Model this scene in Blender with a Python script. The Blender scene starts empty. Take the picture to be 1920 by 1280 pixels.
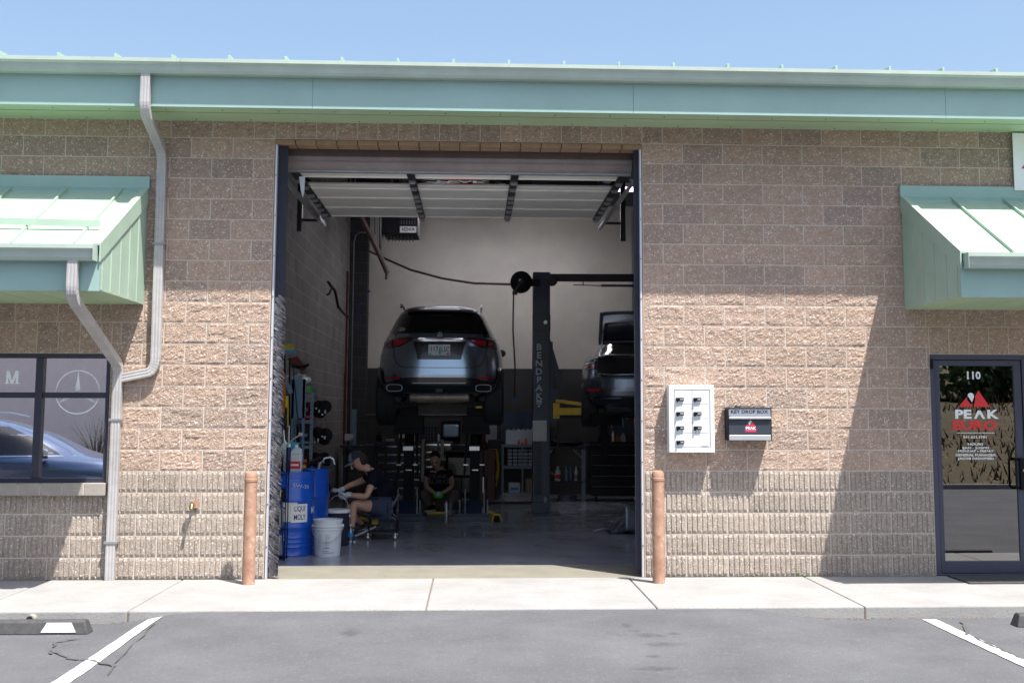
import bpy, math, random
from mathutils import Vector, Matrix, noise
R_=math.radians; PI=math.pi
random.seed(7)
sc=bpy.context.scene; COL=sc.collection
# ------------------------------------------------------------------ camera frame (also used to read real positions)
YAW,PIT,ROL=.05211726,.10966,.00217708
CX,CY,CZ=2.39326905,-12.0567318,1.57471530
FP,PX,PY=2300.,1009.14033,520.756545
_cy,_sy=math.cos(YAW),math.sin(YAW)
f0=Vector((_sy,_cy,0)); r0=Vector((_cy,-_sy,0)); u0=Vector((0,0,1))
CF=math.cos(PIT)*f0+math.sin(PIT)*u0; _u=-math.sin(PIT)*f0+math.cos(PIT)*u0
CR=math.cos(ROL)*r0+math.sin(ROL)*_u; CU=-math.sin(ROL)*r0+math.cos(ROL)*_u
CC=Vector((CX,CY,CZ))
def ray(x,y): return CF+CR*((x-PX)/FP)+CU*((PY-y)/FP)
def W(x,y,Y=0.):
    d=ray(x,y); return CC+d*((Y-CY)/d.y)
def G(x,y,z=0.):
    d=ray(x,y); return CC+d*((z-CZ)/d.z)
cam=bpy.data.cameras.new('Camera'); co=bpy.data.objects.new('Camera',cam); COL.objects.link(co)
cam.sensor_width=36; cam.lens=FP/1920*36; cam.shift_x=(960-PX)/1920; cam.shift_y=(PY-640)/1920
cam.clip_start=.1; cam.clip_end=3000
m=Matrix((CR,CU,-CF)).transposed().to_4x4(); m.translation=CC; co.matrix_world=m; sc.camera=co
# ------------------------------------------------------------------ materials
def mat(name,col,rough=.6,metal=0.,bump=0.,bscale=40.,var=0.,vscale=3.,coat=0.,emit=0.,attr=False,spec=.5,col2=None,speck=0.,sscale=90.,scol=(.8,.76,.7),dspeck=0.,dscale=80.,dcol=(.1,.07,.06)):
    M=bpy.data.materials.new(name); M.use_nodes=True; nt=M.node_tree; n=nt.nodes; l=nt.links
    b=n['Principled BSDF']; b.inputs['Roughness'].default_value=rough; b.inputs['Metallic'].default_value=metal
    b.inputs['Coat Weight'].default_value=coat; b.inputs['Coat Roughness'].default_value=.04
    b.inputs['Specular IOR Level'].default_value=spec
    c=(*col,1) if len(col)==3 else col; b.inputs['Base Color'].default_value=c
    tc=n.new('ShaderNodeTexCoord'); src=None
    if attr:
        a=n.new('ShaderNodeAttribute'); a.attribute_name='Col'; src=a.outputs['Color']
    if var>0:
        t=n.new('ShaderNodeTexNoise'); t.inputs['Scale'].default_value=vscale; t.inputs['Detail'].default_value=6; t.inputs['Roughness'].default_value=.65
        l.new(tc.outputs['Object'],t.inputs['Vector'])
        r=n.new('ShaderNodeValToRGB'); r.color_ramp.elements[0].position=.3; r.color_ramp.elements[1].position=.7
        if col2 is None and src is None:
            r.color_ramp.elements[0].color=tuple(max(0,x*(1-var)) for x in c[:3])+(1,); r.color_ramp.elements[1].color=tuple(min(1,x*(1+var)) for x in c[:3])+(1,)
            l.new(t.outputs['Fac'],r.inputs['Fac']); src=r.outputs['Color']
        else:
            if col2 is not None:
                r.color_ramp.elements[0].color=c; r.color_ramp.elements[1].color=(*col2,1)
                l.new(t.outputs['Fac'],r.inputs['Fac']); src=r.outputs['Color']
            else:
                r.color_ramp.elements[0].color=(1-var,)*3+(1,); r.color_ramp.elements[1].color=(1+var,)*3+(1,)
                l.new(t.outputs['Fac'],r.inputs['Fac'])
                mx=n.new('ShaderNodeMix'); mx.data_type='RGBA'; mx.blend_type='MULTIPLY'; mx.inputs[0].default_value=1
                l.new(src,mx.inputs[6]); l.new(r.outputs['Color'],mx.inputs[7]); src=mx.outputs[2]
    if speck>0:
        v=n.new('ShaderNodeTexNoise'); v.inputs['Scale'].default_value=sscale; v.inputs['Detail'].default_value=3; v.inputs['Roughness'].default_value=.7
        l.new(tc.outputs['Object'],v.inputs['Vector'])
        r=n.new('ShaderNodeValToRGB'); r.color_ramp.elements[0].position=.58; r.color_ramp.elements[1].position=.66
        l.new(v.outputs['Fac'],r.inputs['Fac'])
        ml=n.new('ShaderNodeMath'); ml.operation='MULTIPLY'; ml.inputs[1].default_value=speck; l.new(r.outputs['Color'],ml.inputs[0])
        mx=n.new('ShaderNodeMix'); mx.data_type='RGBA'; l.new(ml.outputs[0],mx.inputs[0])
        if src: l.new(src,mx.inputs[6])
        else: mx.inputs[6].default_value=c
        mx.inputs[7].default_value=(*scol,1); src=mx.outputs[2]
    if dspeck>0:
        v=n.new('ShaderNodeTexNoise'); v.inputs['Scale'].default_value=dscale; v.inputs['Detail'].default_value=3; v.inputs['Roughness'].default_value=.75
        mp=n.new('ShaderNodeMapping'); mp.inputs['Location'].default_value=(3.7,1.3,8.1); l.new(tc.outputs['Object'],mp.inputs[0]); l.new(mp.outputs[0],v.inputs['Vector'])
        r=n.new('ShaderNodeValToRGB'); r.color_ramp.elements[0].position=.56; r.color_ramp.elements[1].position=.68; l.new(v.outputs['Fac'],r.inputs['Fac'])
        ml=n.new('ShaderNodeMath'); ml.operation='MULTIPLY'; ml.inputs[1].default_value=dspeck; l.new(r.outputs['Color'],ml.inputs[0])
        mx=n.new('ShaderNodeMix'); mx.data_type='RGBA'; l.new(ml.outputs[0],mx.inputs[0])
        if src: l.new(src,mx.inputs[6])
        else: mx.inputs[6].default_value=c
        mx.inputs[7].default_value=(*dcol,1); src=mx.outputs[2]
    if src: l.new(src,b.inputs['Base Color'])
    if bump>0:
        t=n.new('ShaderNodeTexNoise'); t.inputs['Scale'].default_value=bscale; t.inputs['Detail'].default_value=5
        l.new(tc.outputs['Object'],t.inputs['Vector'])
        bp=n.new('ShaderNodeBump'); bp.inputs['Strength'].default_value=bump; bp.inputs['Distance'].default_value=.01
        l.new(t.outputs['Fac'],bp.inputs['Height']); l.new(bp.outputs['Normal'],b.inputs['Normal'])
    if emit>0:
        b.inputs['Emission Color'].default_value=c; b.inputs['Emission Strength'].default_value=emit
    return M
M={}
def mm(k,*a,**kw): M[k]=mat(k,*a,**kw)
mm('block',(.4,.3,.22),.9,bump=1.,bscale=75,attr=True,var=.16,vscale=14,speck=.85,sscale=64,scol=(.80,.74,.69),dspeck=.7,dscale=55,dcol=(.13,.09,.075))
mm('mortar',(.52,.455,.40),.95,bump=.3,bscale=60,var=.1)
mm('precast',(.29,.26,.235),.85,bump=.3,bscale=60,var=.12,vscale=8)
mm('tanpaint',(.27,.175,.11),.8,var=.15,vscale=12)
mm('green',(.27,.41,.385),.36,coat=.15,var=.09,vscale=.9,bump=.5,bscale=2.2)
mm('greenlt',(.34,.46,.37),.38,coat=.15,var=.10,vscale=1.8,bump=.5,bscale=3)
mm('greensof',(.38,.52,.33),.45,var=.06,vscale=1.2)
mm('gutter',(.37,.45,.40),.36,var=.10,vscale=2.5,coat=.1,bump=.3,bscale=3)
mm('spout',(.37,.36,.365),.42,var=.16,vscale=5,bump=.2,bscale=12)
mm('darkgap',(.02,.025,.02),.9)
mm('steelwhite',(.55,.56,.62),.4,metal=.3)
mm('seal',(.010,.013,.028),.65,var=.3,vscale=12)
mm('bristle',(.30,.29,.31),.8,var=.4,vscale=20)
mm('asphalt',(.09,.093,.102),.9,bump=1.,bscale=120,var=.2,vscale=1.1,speck=.4,sscale=34,scol=(.17,.17,.177),dspeck=.35,dscale=30,dcol=(.055,.055,.06))
mm('concrete',(.25,.25,.25),.88,bump=.3,bscale=60,var=.13,vscale=1.7,speck=.5,sscale=16,scol=(.215,.20,.175),dspeck=.35,dscale=45,dcol=(.14,.12,.10))
mm('apron',(.17,.16,.132),.85,bump=.25,bscale=60,var=.14,vscale=2.5)
mm('curbc',(.24,.23,.21),.9,bump=.4,bscale=60,var=.14,vscale=5)
mm('joint',(.16,.12,.09),.95)
mm('paintline',(.50,.50,.50),.7,bump=.3,bscale=90,var=.10,vscale=5,dspeck=.55,dscale=14,dcol=(.13,.13,.135))
mm('crack',(.07,.067,.066),.95)
mm('stain',(.075,.07,.068),.9)
mm('leaflit',(.25,.15,.07),.9,var=.4,vscale=30)
mm('rubber',(.05,.05,.053),.75,bump=.3,bscale=120,var=.3,vscale=20)
mm('rust',(.27,.14,.09),.65,var=.22,vscale=7,col2=(.42,.265,.19),bump=.2,bscale=30,speck=.5,sscale=14,scol=(.50,.36,.29),dspeck=.6,dscale=22,dcol=(.17,.07,.04))
mm('brass',(.5,.36,.16),.35,metal=.9)
mm('frame',(.035,.036,.055),.4,metal=.2)
mm('doorframe',(.06,.065,.10),.38,metal=.3)
mm('white',(.80,.80,.82),.45)
mm('whitedecal',(.82,.84,.88),.5)
mm('decaldim',(.48,.56,.62),.6)
mm('red',(.72,.03,.035),.45)
mm('redglow',(.55,.012,.02),.2,coat=.6)
mm('black',(.008,.008,.010),.55,spec=.15)
mm('sectshade',(.07,.05,.045),.6,var=.3,vscale=3)
mm('blacksheen',(.015,.016,.02),.25,coat=.3)
mm('blackmatte',(.006,.006,.007),.8)
mm('lockerm',(.72,.74,.78),.4,metal=.15)
mm('lockerd',(.66,.68,.73),.38,metal=.1)
mm('silver',(.62,.64,.68),.3,metal=.7)
mm('brushed',(.33,.36,.42),.35,metal=.5)
mm('slate',(.035,.043,.06),.45,spec=.3)
mm('floor',(.27,.29,.34),.2,var=.2,vscale=1.3,bump=.04,bscale=25)
mm('wallcream',(.55,.53,.45),.7,var=.13,vscale=.8)
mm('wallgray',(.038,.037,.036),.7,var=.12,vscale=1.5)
mm('ceil',(.22,.21,.2),.8)
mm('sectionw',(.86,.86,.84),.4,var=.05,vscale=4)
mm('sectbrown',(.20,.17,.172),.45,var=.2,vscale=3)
mm('galv',(.27,.28,.30),.5,metal=.4,var=.15,vscale=8)
mm('darksteel',(.035,.035,.04),.4,metal=.5)
mm('liftblue',(.012,.028,.062),.4,coat=.1,var=.1,vscale=3)
mm('yellow',(.75,.50,.02),.45,var=.12,vscale=8)
mm('pipebrown',(.07,.04,.034),.5,var=.2,vscale=6)
mm('hose',(.05,.02,.018),.6)
mm('paper',(.62,.64,.62),.7,var=.08,vscale=9)
mm('drumblue',(.008,.085,.50),.3,coat=.25,var=.1,vscale=4)
mm('bucket',(.62,.66,.72),.5,var=.05,vscale=6)
mm('clearplast',(.55,.60,.62),.3)
mm('orange',(.75,.16,.02),.4)
mm('green2',(.03,.45,.10),.4)
mm('blue',(.02,.25,.62),.4)
mm('cyan',(.05,.45,.62),.45)
mm('wood',(.48,.29,.13),.7,var=.2,vscale=8)
mm('bristleyel',(.55,.45,.05),.8,var=.3,vscale=40)
mm('skin',(.55,.32,.22),.5,var=.08,vscale=10)
mm('hair',(.02,.014,.011),.7,bump=.5,bscale=90)
mm('shirt',(.010,.011,.022),.85,spec=.1,bump=1.,bscale=9,var=.2,vscale=8)
mm('shorts',(.05,.065,.105),.85,spec=.1,bump=1.,bscale=10,var=.2,vscale=8)
mm('capg',(.20,.22,.28),.8)
mm('capn',(.018,.026,.05),.8,var=.2,vscale=30)
mm('glovew',(.58,.60,.68),.8,bump=.4,bscale=60,var=.12,vscale=30)
mm('gloveg',(.12,.62,.03),.7,bump=.3,bscale=60)
mm('khaki',(.14,.11,.10),.85,bump=1.,bscale=10,var=.15,vscale=8)
mm('shoe',(.05,.055,.065),.75,var=.3,vscale=30)
mm('sole',(.66,.68,.72),.5)
mm('suvpaint',(.35,.44,.55),.25,metal=.9,coat=.6)
mm('suvdark',(.012,.014,.02),.3,coat=.5)
mm('carglass',(.004,.004,.006),.06,coat=.5)
mm('sedpaint',(.20,.235,.28),.24,metal=.85,coat=.3)
mm('bluepaint',(.09,.13,.25),.2,metal=.5,coat=1)
mm('chrome',(.7,.72,.75),.12,metal=1)
mm('rimm',(.25,.26,.28),.3,metal=.8)
mm('tyre',(.02,.022,.027),.7,bump=.3,bscale=60)
mm('muffler',(.36,.29,.23),.45,metal=.5,var=.3,vscale=10)
mm('redpaint',(.11,.008,.012),.45)
mm('cardb',(.36,.27,.17),.8,var=.1)
mm('grayshelf',(.22,.26,.32),.45,metal=.2)
mm('bluegray',(.16,.26,.36),.3,coat=.3)
mm('stucco',(.84,.66,.62),.9,bump=.2,bscale=30,var=.06)
mm('drygrass',(.105,.075,.038),.95,bump=1.,bscale=5,var=.5,vscale=1.6,col2=(.07,.06,.035),speck=.6,sscale=4,scol=(.25,.18,.10))
mm('leaf',(.035,.065,.022),.8,var=.5,vscale=1.5,col2=(.08,.12,.04))
mm('bark',(.10,.07,.05),.9)
mm('twig',(.10,.08,.055),.9)
mm('greenweed',(.15,.28,.05),.8)
mm('tubes',(.93,.90,1.),.5,emit=15.)
mm('tubedim',(.86,.72,1.),.5,emit=1.8)
mm('trimlt',(.62,.66,.75),.35)
mm('dashplast',(.10,.115,.14),.5)
mm('platebg',(.62,.68,.74),.4)
mm('navy',(.01,.015,.08),.4)
mm('teal',(.03,.38,.30),.5)
mm('magenta',(.6,.04,.22),.5)
mm('bottle',(.45,.60,.78),.1)
mm('amber',(.5,.2,.04),.3)
mm('blind',(.22,.25,.28),.8)
def stainmat():
    X=mat('stain',(.085,.08,.078),.85); nt=X.node_tree; n=nt.nodes; l=nt.links; b=n['Principled BSDF']
    a=n.new('ShaderNodeAttribute'); a.attribute_name='Col'; t=n.new('ShaderNodeTexNoise'); t.inputs['Scale'].default_value=14; t.inputs['Detail'].default_value=5
    tc=[k for k in n if k.type=='TEX_COORD'][0]; l.new(tc.outputs['Object'],t.inputs['Vector'])
    m=n.new('ShaderNodeMath'); m.operation='MULTIPLY'; l.new(a.outputs['Fac'],m.inputs[0]); l.new(t.outputs['Fac'],m.inputs[1])
    m2=n.new('ShaderNodeMapRange'); m2.inputs[1].default_value=.05; m2.inputs[2].default_value=.4; m2.inputs[4].default_value=.38; l.new(m.outputs[0],m2.inputs[0]); l.new(m2.outputs[0],b.inputs['Alpha']); M['stain']=X
stainmat()
def glassmat(name,tint,refl,trans=.75,rough=.0):
    X=bpy.data.materials.new(name); X.use_nodes=True; nt=X.node_tree; n=nt.nodes; l=nt.links; n.clear()
    o=n.new('ShaderNodeOutputMaterial'); g=n.new('ShaderNodeBsdfGlossy'); g.inputs['Roughness'].default_value=rough; g.inputs['Color'].default_value=(1,1,1,1)
    t=n.new('ShaderNodeBsdfTransparent'); t.inputs['Color'].default_value=(*tint,1)
    f=n.new('ShaderNodeFresnel'); f.inputs['IOR'].default_value=1.5
    a=n.new('ShaderNodeMath'); a.operation='MULTIPLY_ADD'; a.inputs[1].default_value=1.; a.inputs[2].default_value=refl; a.use_clamp=True
    l.new(f.outputs[0],a.inputs[0])
    mx=n.new('ShaderNodeMixShader'); l.new(a.outputs[0],mx.inputs[0]); l.new(t.outputs[0],mx.inputs[1]); l.new(g.outputs[0],mx.inputs[2]); l.new(mx.outputs[0],o.inputs[0])
    M[name]=X
glassmat('winglass',(.45,.48,.50),.68)
glassmat('doorglass',(.10,.10,.11),.19)
glassmat('sectglass',(.25,.25,.27),.10)
glassmat('bottleclear',(.75,.82,.92),.12)
# interior masonry with brick joints in the shader
def brickmat(name,c1,c2,mort,axis):
    X=mat(name,c1,.8); nt=X.node_tree; n=nt.nodes; l=nt.links; b=n['Principled BSDF']
    tc=[k for k in n if k.type=='TEX_COORD'][0]; sp=n.new('ShaderNodeSeparateXYZ'); cb=n.new('ShaderNodeCombineXYZ')
    l.new(tc.outputs['Object'],sp.inputs[0]); l.new(sp.outputs[axis],cb.inputs[0]); l.new(sp.outputs[2],cb.inputs[1])
    k=n.new('ShaderNodeTexBrick'); k.inputs['Scale'].default_value=1; k.inputs['Brick Width'].default_value=.4064; k.inputs['Row Height'].default_value=.2032
    k.inputs['Mortar Size'].default_value=.006; k.inputs['Mortar Smooth'].default_value=.3; k.inputs['Color1'].default_value=(*c1,1); k.inputs['Color2'].default_value=(*c2,1); k.inputs['Mortar'].default_value=(*mort,1)
    l.new(cb.outputs[0],k.inputs['Vector'])
    t=n.new('ShaderNodeTexNoise'); t.inputs['Scale'].default_value=2.; t.inputs['Detail'].default_value=6; l.new(tc.outputs['Object'],t.inputs['Vector'])
    r=n.new('ShaderNodeValToRGB'); r.color_ramp.elements[0].color=(.7,.7,.7,1); r.color_ramp.elements[1].color=(1.25,1.25,1.25,1); l.new(t.outputs['Fac'],r.inputs['Fac'])
    mx=n.new('ShaderNodeMix'); mx.data_type='RGBA'; mx.blend_type='MULTIPLY'; mx.inputs[0].default_value=1; l.new(k.outputs['Color'],mx.inputs[6]); l.new(r.outputs['Color'],mx.inputs[7]); l.new(mx.outputs[2],b.inputs['Base Color'])
    M[name]=X
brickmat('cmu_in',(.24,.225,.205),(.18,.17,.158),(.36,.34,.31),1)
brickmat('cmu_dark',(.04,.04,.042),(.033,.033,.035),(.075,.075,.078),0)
# ------------------------------------------------------------------ mesh builder
class MB:
    def __init__(s): s.v=[];s.f=[];s.c=[];s.mi=[];s.cm=0
    def add(s,vs,fs,col=None):
        o=len(s.v); s.v+= [tuple(x) for x in vs]; s.f+=[tuple(i+o for i in f) for f in fs]; s.mi+=[s.cm]*len(fs)
        s.c+=[col or (1,1,1)]*len(vs); return s
    def box(s,a,b,col=None):
        x0,y0,z0=[min(p,q) for p,q in zip(a,b)]; x1,y1,z1=[max(p,q) for p,q in zip(a,b)]
        return s.add([(x0,y0,z0),(x1,y0,z0),(x1,y1,z0),(x0,y1,z0),(x0,y0,z1),(x1,y0,z1),(x1,y1,z1),(x0,y1,z1)],
            [(0,3,2,1),(4,5,6,7),(0,1,5,4),(1,2,6,5),(2,3,7,6),(3,0,4,7)],col)
    def bar(s,p,q,w,h=None,up=(0,0,1)):
        p=Vector(p);q=Vector(q);h=h or w; d=(q-p).normalized(); u=Vector(up)
        if abs(d.dot(u))>.98: u=Vector((1,0,0))
        r=d.cross(u).normalized()*w/2; u=r.normalized().cross(d)*h/2
        vs=[p-r-u,p+r-u,p+r+u,p-r+u,q-r-u,q+r-u,q+r+u,q-r+u]
        return s.add(vs,[(0,1,2,3),(7,6,5,4),(0,4,5,1),(1,5,6,2),(2,6,7,3),(3,7,4,0)])
    def tube(s,pts,r,n=8,cap=True):
        pts=[Vector(p) for p in pts]; rs=r if isinstance(r,(list,tuple)) else [r]*len(pts); o=[];pu=None
        for i,p in enumerate(pts):
            d=(pts[min(i+1,len(pts)-1)]-pts[max(i-1,0)]).normalized()
            if pu is None: pu=Vector((0,0,1)) if abs(d.z)<.9 else Vector((1,0,0))
            a=d.cross(pu).normalized(); pu=a.cross(d).normalized()
            o+=[p+(a*math.cos(2*PI*k/n)+pu*math.sin(2*PI*k/n))*rs[i] for k in range(n)]
        fs=[]
        for i in range(len(pts)-1):
            for k in range(n): fs.append((i*n+k,i*n+(k+1)%n,(i+1)*n+(k+1)%n,(i+1)*n+k))
        if cap: fs+=[tuple(range(n))[::-1],tuple(range((len(pts)-1)*n,len(pts)*n))]
        return s.add(o,fs)
    def lathe(s,c,prof,n=24,axis='z'):
        c=Vector(c); o=[]
        for r,h in prof:
            for k in range(n):
                a=2*PI*k/n; p=(r*math.cos(a),r*math.sin(a),h)
                if axis=='y': p=(p[0],p[2],p[1])
                if axis=='x': p=(p[2],p[0],p[1])
                o.append(c+Vector(p))
        fs=[(i*n+k,i*n+(k+1)%n,(i+1)*n+(k+1)%n,(i+1)*n+k) for i in range(len(prof)-1) for k in range(n)]
        fs+=[tuple(range(n))[::-1],tuple(range((len(prof)-1)*n,len(prof)*n))]
        return s.add(o,fs)
    def prism(s,poly,fa,fb):
        n=len(poly); vs=[fa(p) for p in poly]+[fb(p) for p in poly]
        fs=[tuple(range(n)),tuple(range(n,2*n))[::-1]]+[((i+1)%n,i,i+n,(i+1)%n+n) for i in range(n)]
        return s.add(vs,fs)
    def px(s,poly,y0,y1): return s.prism(poly,lambda p:(p[0],y0,p[1]),lambda p:(p[0],y1,p[1]))   # polygon in xz
    def py(s,poly,x0,x1): return s.prism(poly,lambda p:(x0,p[0],p[1]),lambda p:(x1,p[0],p[1]))   # polygon in yz
    def pz(s,poly,z0,z1): return s.prism(poly,lambda p:(p[0],p[1],z0),lambda p:(p[0],p[1],z1))
    def ball(s,c,r,n=12,m=8):
        rr=r if isinstance(r,(tuple,list)) else (r,r,r)
        vs=[];fs=[]
        for i in range(m+1):
            t=PI*(i+.0)/m; t=max(.02,min(PI-.02,t))
            for k in range(n): a=2*PI*k/n; vs.append((c[0]+rr[0]*math.sin(t)*math.cos(a),c[1]+rr[1]*math.sin(t)*math.sin(a),c[2]+rr[2]*math.cos(t)))
        for i in range(m):
            for k in range(n): fs.append((i*n+k,(i+1)*n+k,(i+1)*n+(k+1)%n,i*n+(k+1)%n))
        return s.add(vs,fs)
    def grid(s,f,nu,nv,col=None,flip=False):
        vs=[f(i/nu,j/nv) for j in range(nv+1) for i in range(nu+1)]
        fs=[(j*(nu+1)+i,j*(nu+1)+i+1,(j+1)*(nu+1)+i+1,(j+1)*(nu+1)+i) for j in range(nv) for i in range(nu)]
        if flip: fs=[f[::-1] for f in fs]
        return s.add(vs,fs,col)
    def build(s,name,material,parent=None,smooth=False,bevel=0,loc=None,fix=True,solid=0):
        me=bpy.data.meshes.new(name); org=Vector(loc) if loc is not None else Vector((0,0,0))
        base=parent_origin(parent) if parent is not None else org
        me.from_pydata([Vector(v)-base for v in s.v],[],s.f)
        ms=material if isinstance(material,(list,tuple)) else [material]
        for x in ms: me.materials.append(M[x])
        if len(ms)>1: me.polygons.foreach_set('material_index',s.mi)
        if any(c!=(1,1,1) for c in s.c):
            a=me.color_attributes.new('Col','FLOAT_COLOR','POINT'); a.data.foreach_set('color',[x for c in s.c for x in (*c,1)])
        if fix:
            import bmesh; bm=bmesh.new(); bm.from_mesh(me); bmesh.ops.recalc_face_normals(bm,faces=bm.faces); bm.to_mesh(me); bm.free()
        if smooth:
            me.polygons.foreach_set('use_smooth',[True]*len(me.polygons))
            me.set_sharp_from_angle(angle=R_(smooth if smooth is not True else 40))
        o=bpy.data.objects.new(name,me); COL.objects.link(o)
        if parent is not None: o.parent=parent
        else: o.location=org
        if solid: md=o.modifiers.new('s','SOLIDIFY'); md.thickness=solid; md.offset=0
        if bevel: md=o.modifiers.new('b','BEVEL'); md.width=bevel; md.segments=2; md.limit_method='ANGLE'; md.angle_limit=R_(35)
        return o
ORG={}
def parent_origin(p):
    return ORG.get(p.name,Vector((0,0,0)))
def tag(o,label=None,cat=None,group=None,kind=None):
    if label: o['label']=label
    if cat: o['category']=cat
    if group: o['group']=group
    if kind: o['kind']=kind
    return o
def thing(name,label,cat,loc=(0,0,0),group=None,rz=0):
    o=bpy.data.objects.new(name,None); COL.objects.link(o); o.location=loc; o.empty_display_size=.1; o.rotation_euler.z=rz
    ORG[o.name]=Vector(loc) if not rz else Vector((0,0,0)); return tag(o,label,cat,group)
def sub(o,parent): # make o's origin record follow parent's
    ORG[o.name]=parent_origin(parent); return o
def part(mb,name,material,parent,**k):
    o=mb.build(name,material,parent,**k); ORG[o.name]=parent_origin(parent); return o
def textmesh(s,size=1,sx=1.,bold=0.,align='CENTER',sp=1.):
    c=bpy.data.curves.new('t','FONT'); c.body=s; c.size=size; c.align_x=align; c.align_y='CENTER'; c.offset=bold*size; c.resolution_u=2; c.space_character=sp
    o=bpy.data.objects.new('t',c); COL.objects.link(o); dg=bpy.context.evaluated_depsgraph_get(); me=bpy.data.meshes.new_from_object(o.evaluated_get(dg))
    vs=[(v.co.x*sx,v.co.y) for v in me.vertices]; fs=[tuple(p.vertices) for p in me.polygons]
    bpy.data.objects.remove(o); bpy.data.curves.remove(c); bpy.data.meshes.remove(me); return vs,fs
def lettering(s,f,material,parent,size=1,sx=1.,bold=.0,align='CENTER',name='lettering',sp=1.,mb=None,th=None):
    vs,fs=textmesh(s,size,sx,bold,align,sp); own=mb is None; mb=mb or MB(); mb.add([f(u,v) for u,v in vs],fs)
    if own: return part(mb,name,material,parent,fix=False)
    return mb
def onwall(x,y,z): return lambda u,v:(x+u,y,z+v)
EXPO=1.08
# ------------------------------------------------------------------ world and sun
w=bpy.data.worlds.new('World'); sc.world=w; w.use_nodes=True; nt=w.node_tree; sky=nt.nodes.new('ShaderNodeTexSky'); sky.sky_type='NISHITA'; sky.sun_disc=False
SD=Vector((.29,-.362,1.)).normalized()
sky.sun_elevation=math.asin(SD.z); sky.sun_rotation=math.atan2(SD.x,SD.y); sky.air_density=1.25; sky.dust_density=3.5; sky.ozone_density=3.
bg=nt.nodes['Background']; nt.links.new(sky.outputs[0],bg.inputs[0]); bg.inputs[1].default_value=.108
su=bpy.data.lights.new('Sun','SUN'); su.energy=5.; su.angle=R_(.5); su.color=(1,.95,.88); so=bpy.data.objects.new('Sun',su); COL.objects.link(so)
so.rotation_euler=SD.to_track_quat('Z','Y').to_euler(); so.location=(5,-10,20)
sc.view_settings.view_transform='Standard'; sc.view_settings.look='None'; sc.view_settings.exposure=EXPO; sc.view_settings.gamma=1; sc.view_settings.use_curve_mapping=False
B=.4064; C=.2032
XL,XR=.4064,4.0666; ZT=21*C
SY=-1.88 # kerb line
# ------------------------------------------------------------------ ground
def asph_z(x,y):
    dr=max(0,min(1,(x+.5)/.7))*max(0,min(1,(5.35-x)/.8)); dr=dr*dr*(3-2*dr)
    rp=max(0,min(1,(y+4.2)/2.2)); rp=rp*rp*(3-2*rp)
    return -.10+.088*dr*rp
mb=MB()
xs=[-600,-60,-14]+[-8+.25*i for i in range(81)]+[20,60,600]; ys=[-600,-80,-24,-14]+[-10+.25*i for i in range(33)]+[-1.85]
n=len(xs); mb.add([(x,y,asph_z(x,y)) for y in ys for x in xs],[(j*n+i,j*n+i+1,(j+1)*n+i+1,(j+1)*n+i) for j in range(len(ys)-1) for i in range(n-1)])
tag(mb.build('parking_lot',['asphalt'],smooth=80),'worn grey asphalt parking lot in front of the workshop',kind='structure')
# sidewalk: slabs with joints, curb face
mb=MB()
joints=[-7,-4.3,-1.6,-.35,2.02,3.9,5.62,7.9,10.5,14]
for a,b in zip(joints[:-1],joints[1:]):
    mb.box((a+.004,SY,-.16),(b-.004,-.02 if not(XL<a<XR) else -.02,0))
tag(mb.build('sidewalk',['concrete'],bevel=.012),'sunlit pale concrete sidewalk along the wall',kind='structure')
mb=MB(); mb.box((-7,SY+.006,-.17),(14,-.03,-.018)); tag(mb.build('sidewalk_joint',['joint']),'dark dirt filled joints between sidewalk slabs',kind='structure')
mb=MB(); mb.box((XL+.0,-.02,-.16),(XR,.975,-.002)); tag(mb.build('door_apron',['apron']),'tan weathered concrete threshold strip in the garage doorway',kind='structure')
mb=MB(); mb.box((-.25,.975,-.16),(9.0,12.3,0)); mb.box((-.25,.25,-.16),(XL,.975,0)); mb.box((XR,.25,-.16),(9.,.975,0)); tag(mb.build('shop_floor',['floor']),'glossy dark grey concrete workshop floor',kind='structure')
mb=MB(); mb.box((-14,.02,-.3),(-.25,14,-.02)); mb.box((9,.02,-.3),(16,14,-.02)); mb.box((-600,12.4,-.25),(600,600,-.1)); mb.box((-600,-1.85,-.25),(-14,12.4,-.1)); mb.box((16,-1.85,-.25),(600,12.4,-.1))
tag(mb.build('ground',['concrete']),'plain ground under and behind the building',kind='structure')
# painted stall lines laid on the asphalt
def strip_on(mb,pts,w,dz,jit=0):
    vs=[];fs=[]
    P=[]
    for (x0,y0),(x1,y1) in zip(pts[:-1],pts[1:]):
        k=max(2,int(math.hypot(x1-x0,y1-y0)/.08))
        P+=[(x0+(x1-x0)*i/k,y0+(y1-y0)*i/k) for i in range(k)]
    P.append(pts[-1])
    for i,(x,y) in enumerate(P):
        a=P[max(0,i-1)]; b=P[min(len(P)-1,i+1)]; d=Vector((b[0]-a[0],b[1]-a[1])).normalized(); nx,ny=-d.y,d.x
        ww=w if not callable(w) else w(i/len(P))
        j0=random.uniform(-jit,jit); j1=random.uniform(-jit,jit)
        for s,j in ((-1,j0),(1,j1)):
            q=(x+nx*(s*ww/2+j),y+ny*(s*ww/2+j)); vs.append((q[0],q[1],asph_z(*q)+dz))
    fs=[(2*i,2*i+1,2*i+3,2*i+2) for i in range(len(P)-1)]
    mb.add(vs,fs)
for a,b,lab in (((-.11,-1.95),(-.21,-6.5),'white painted stall line at the left of the driveway'),((6.13,-1.95),(6.10,-6.5),'white painted stall line right of the driveway near the glass door')):
    mb=MB(); strip_on(mb,[a,b],.115,.006,.004); tag(mb.build('stall_line',['paintline'],fix=False),lab,kind='structure',group='painted stall lines')
mb=MB()
def gp(*pp): 
    o=[]
    for x,y in pp: p=G(x,y,-.08); o.append((p.x,p.y))
    return o
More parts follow.
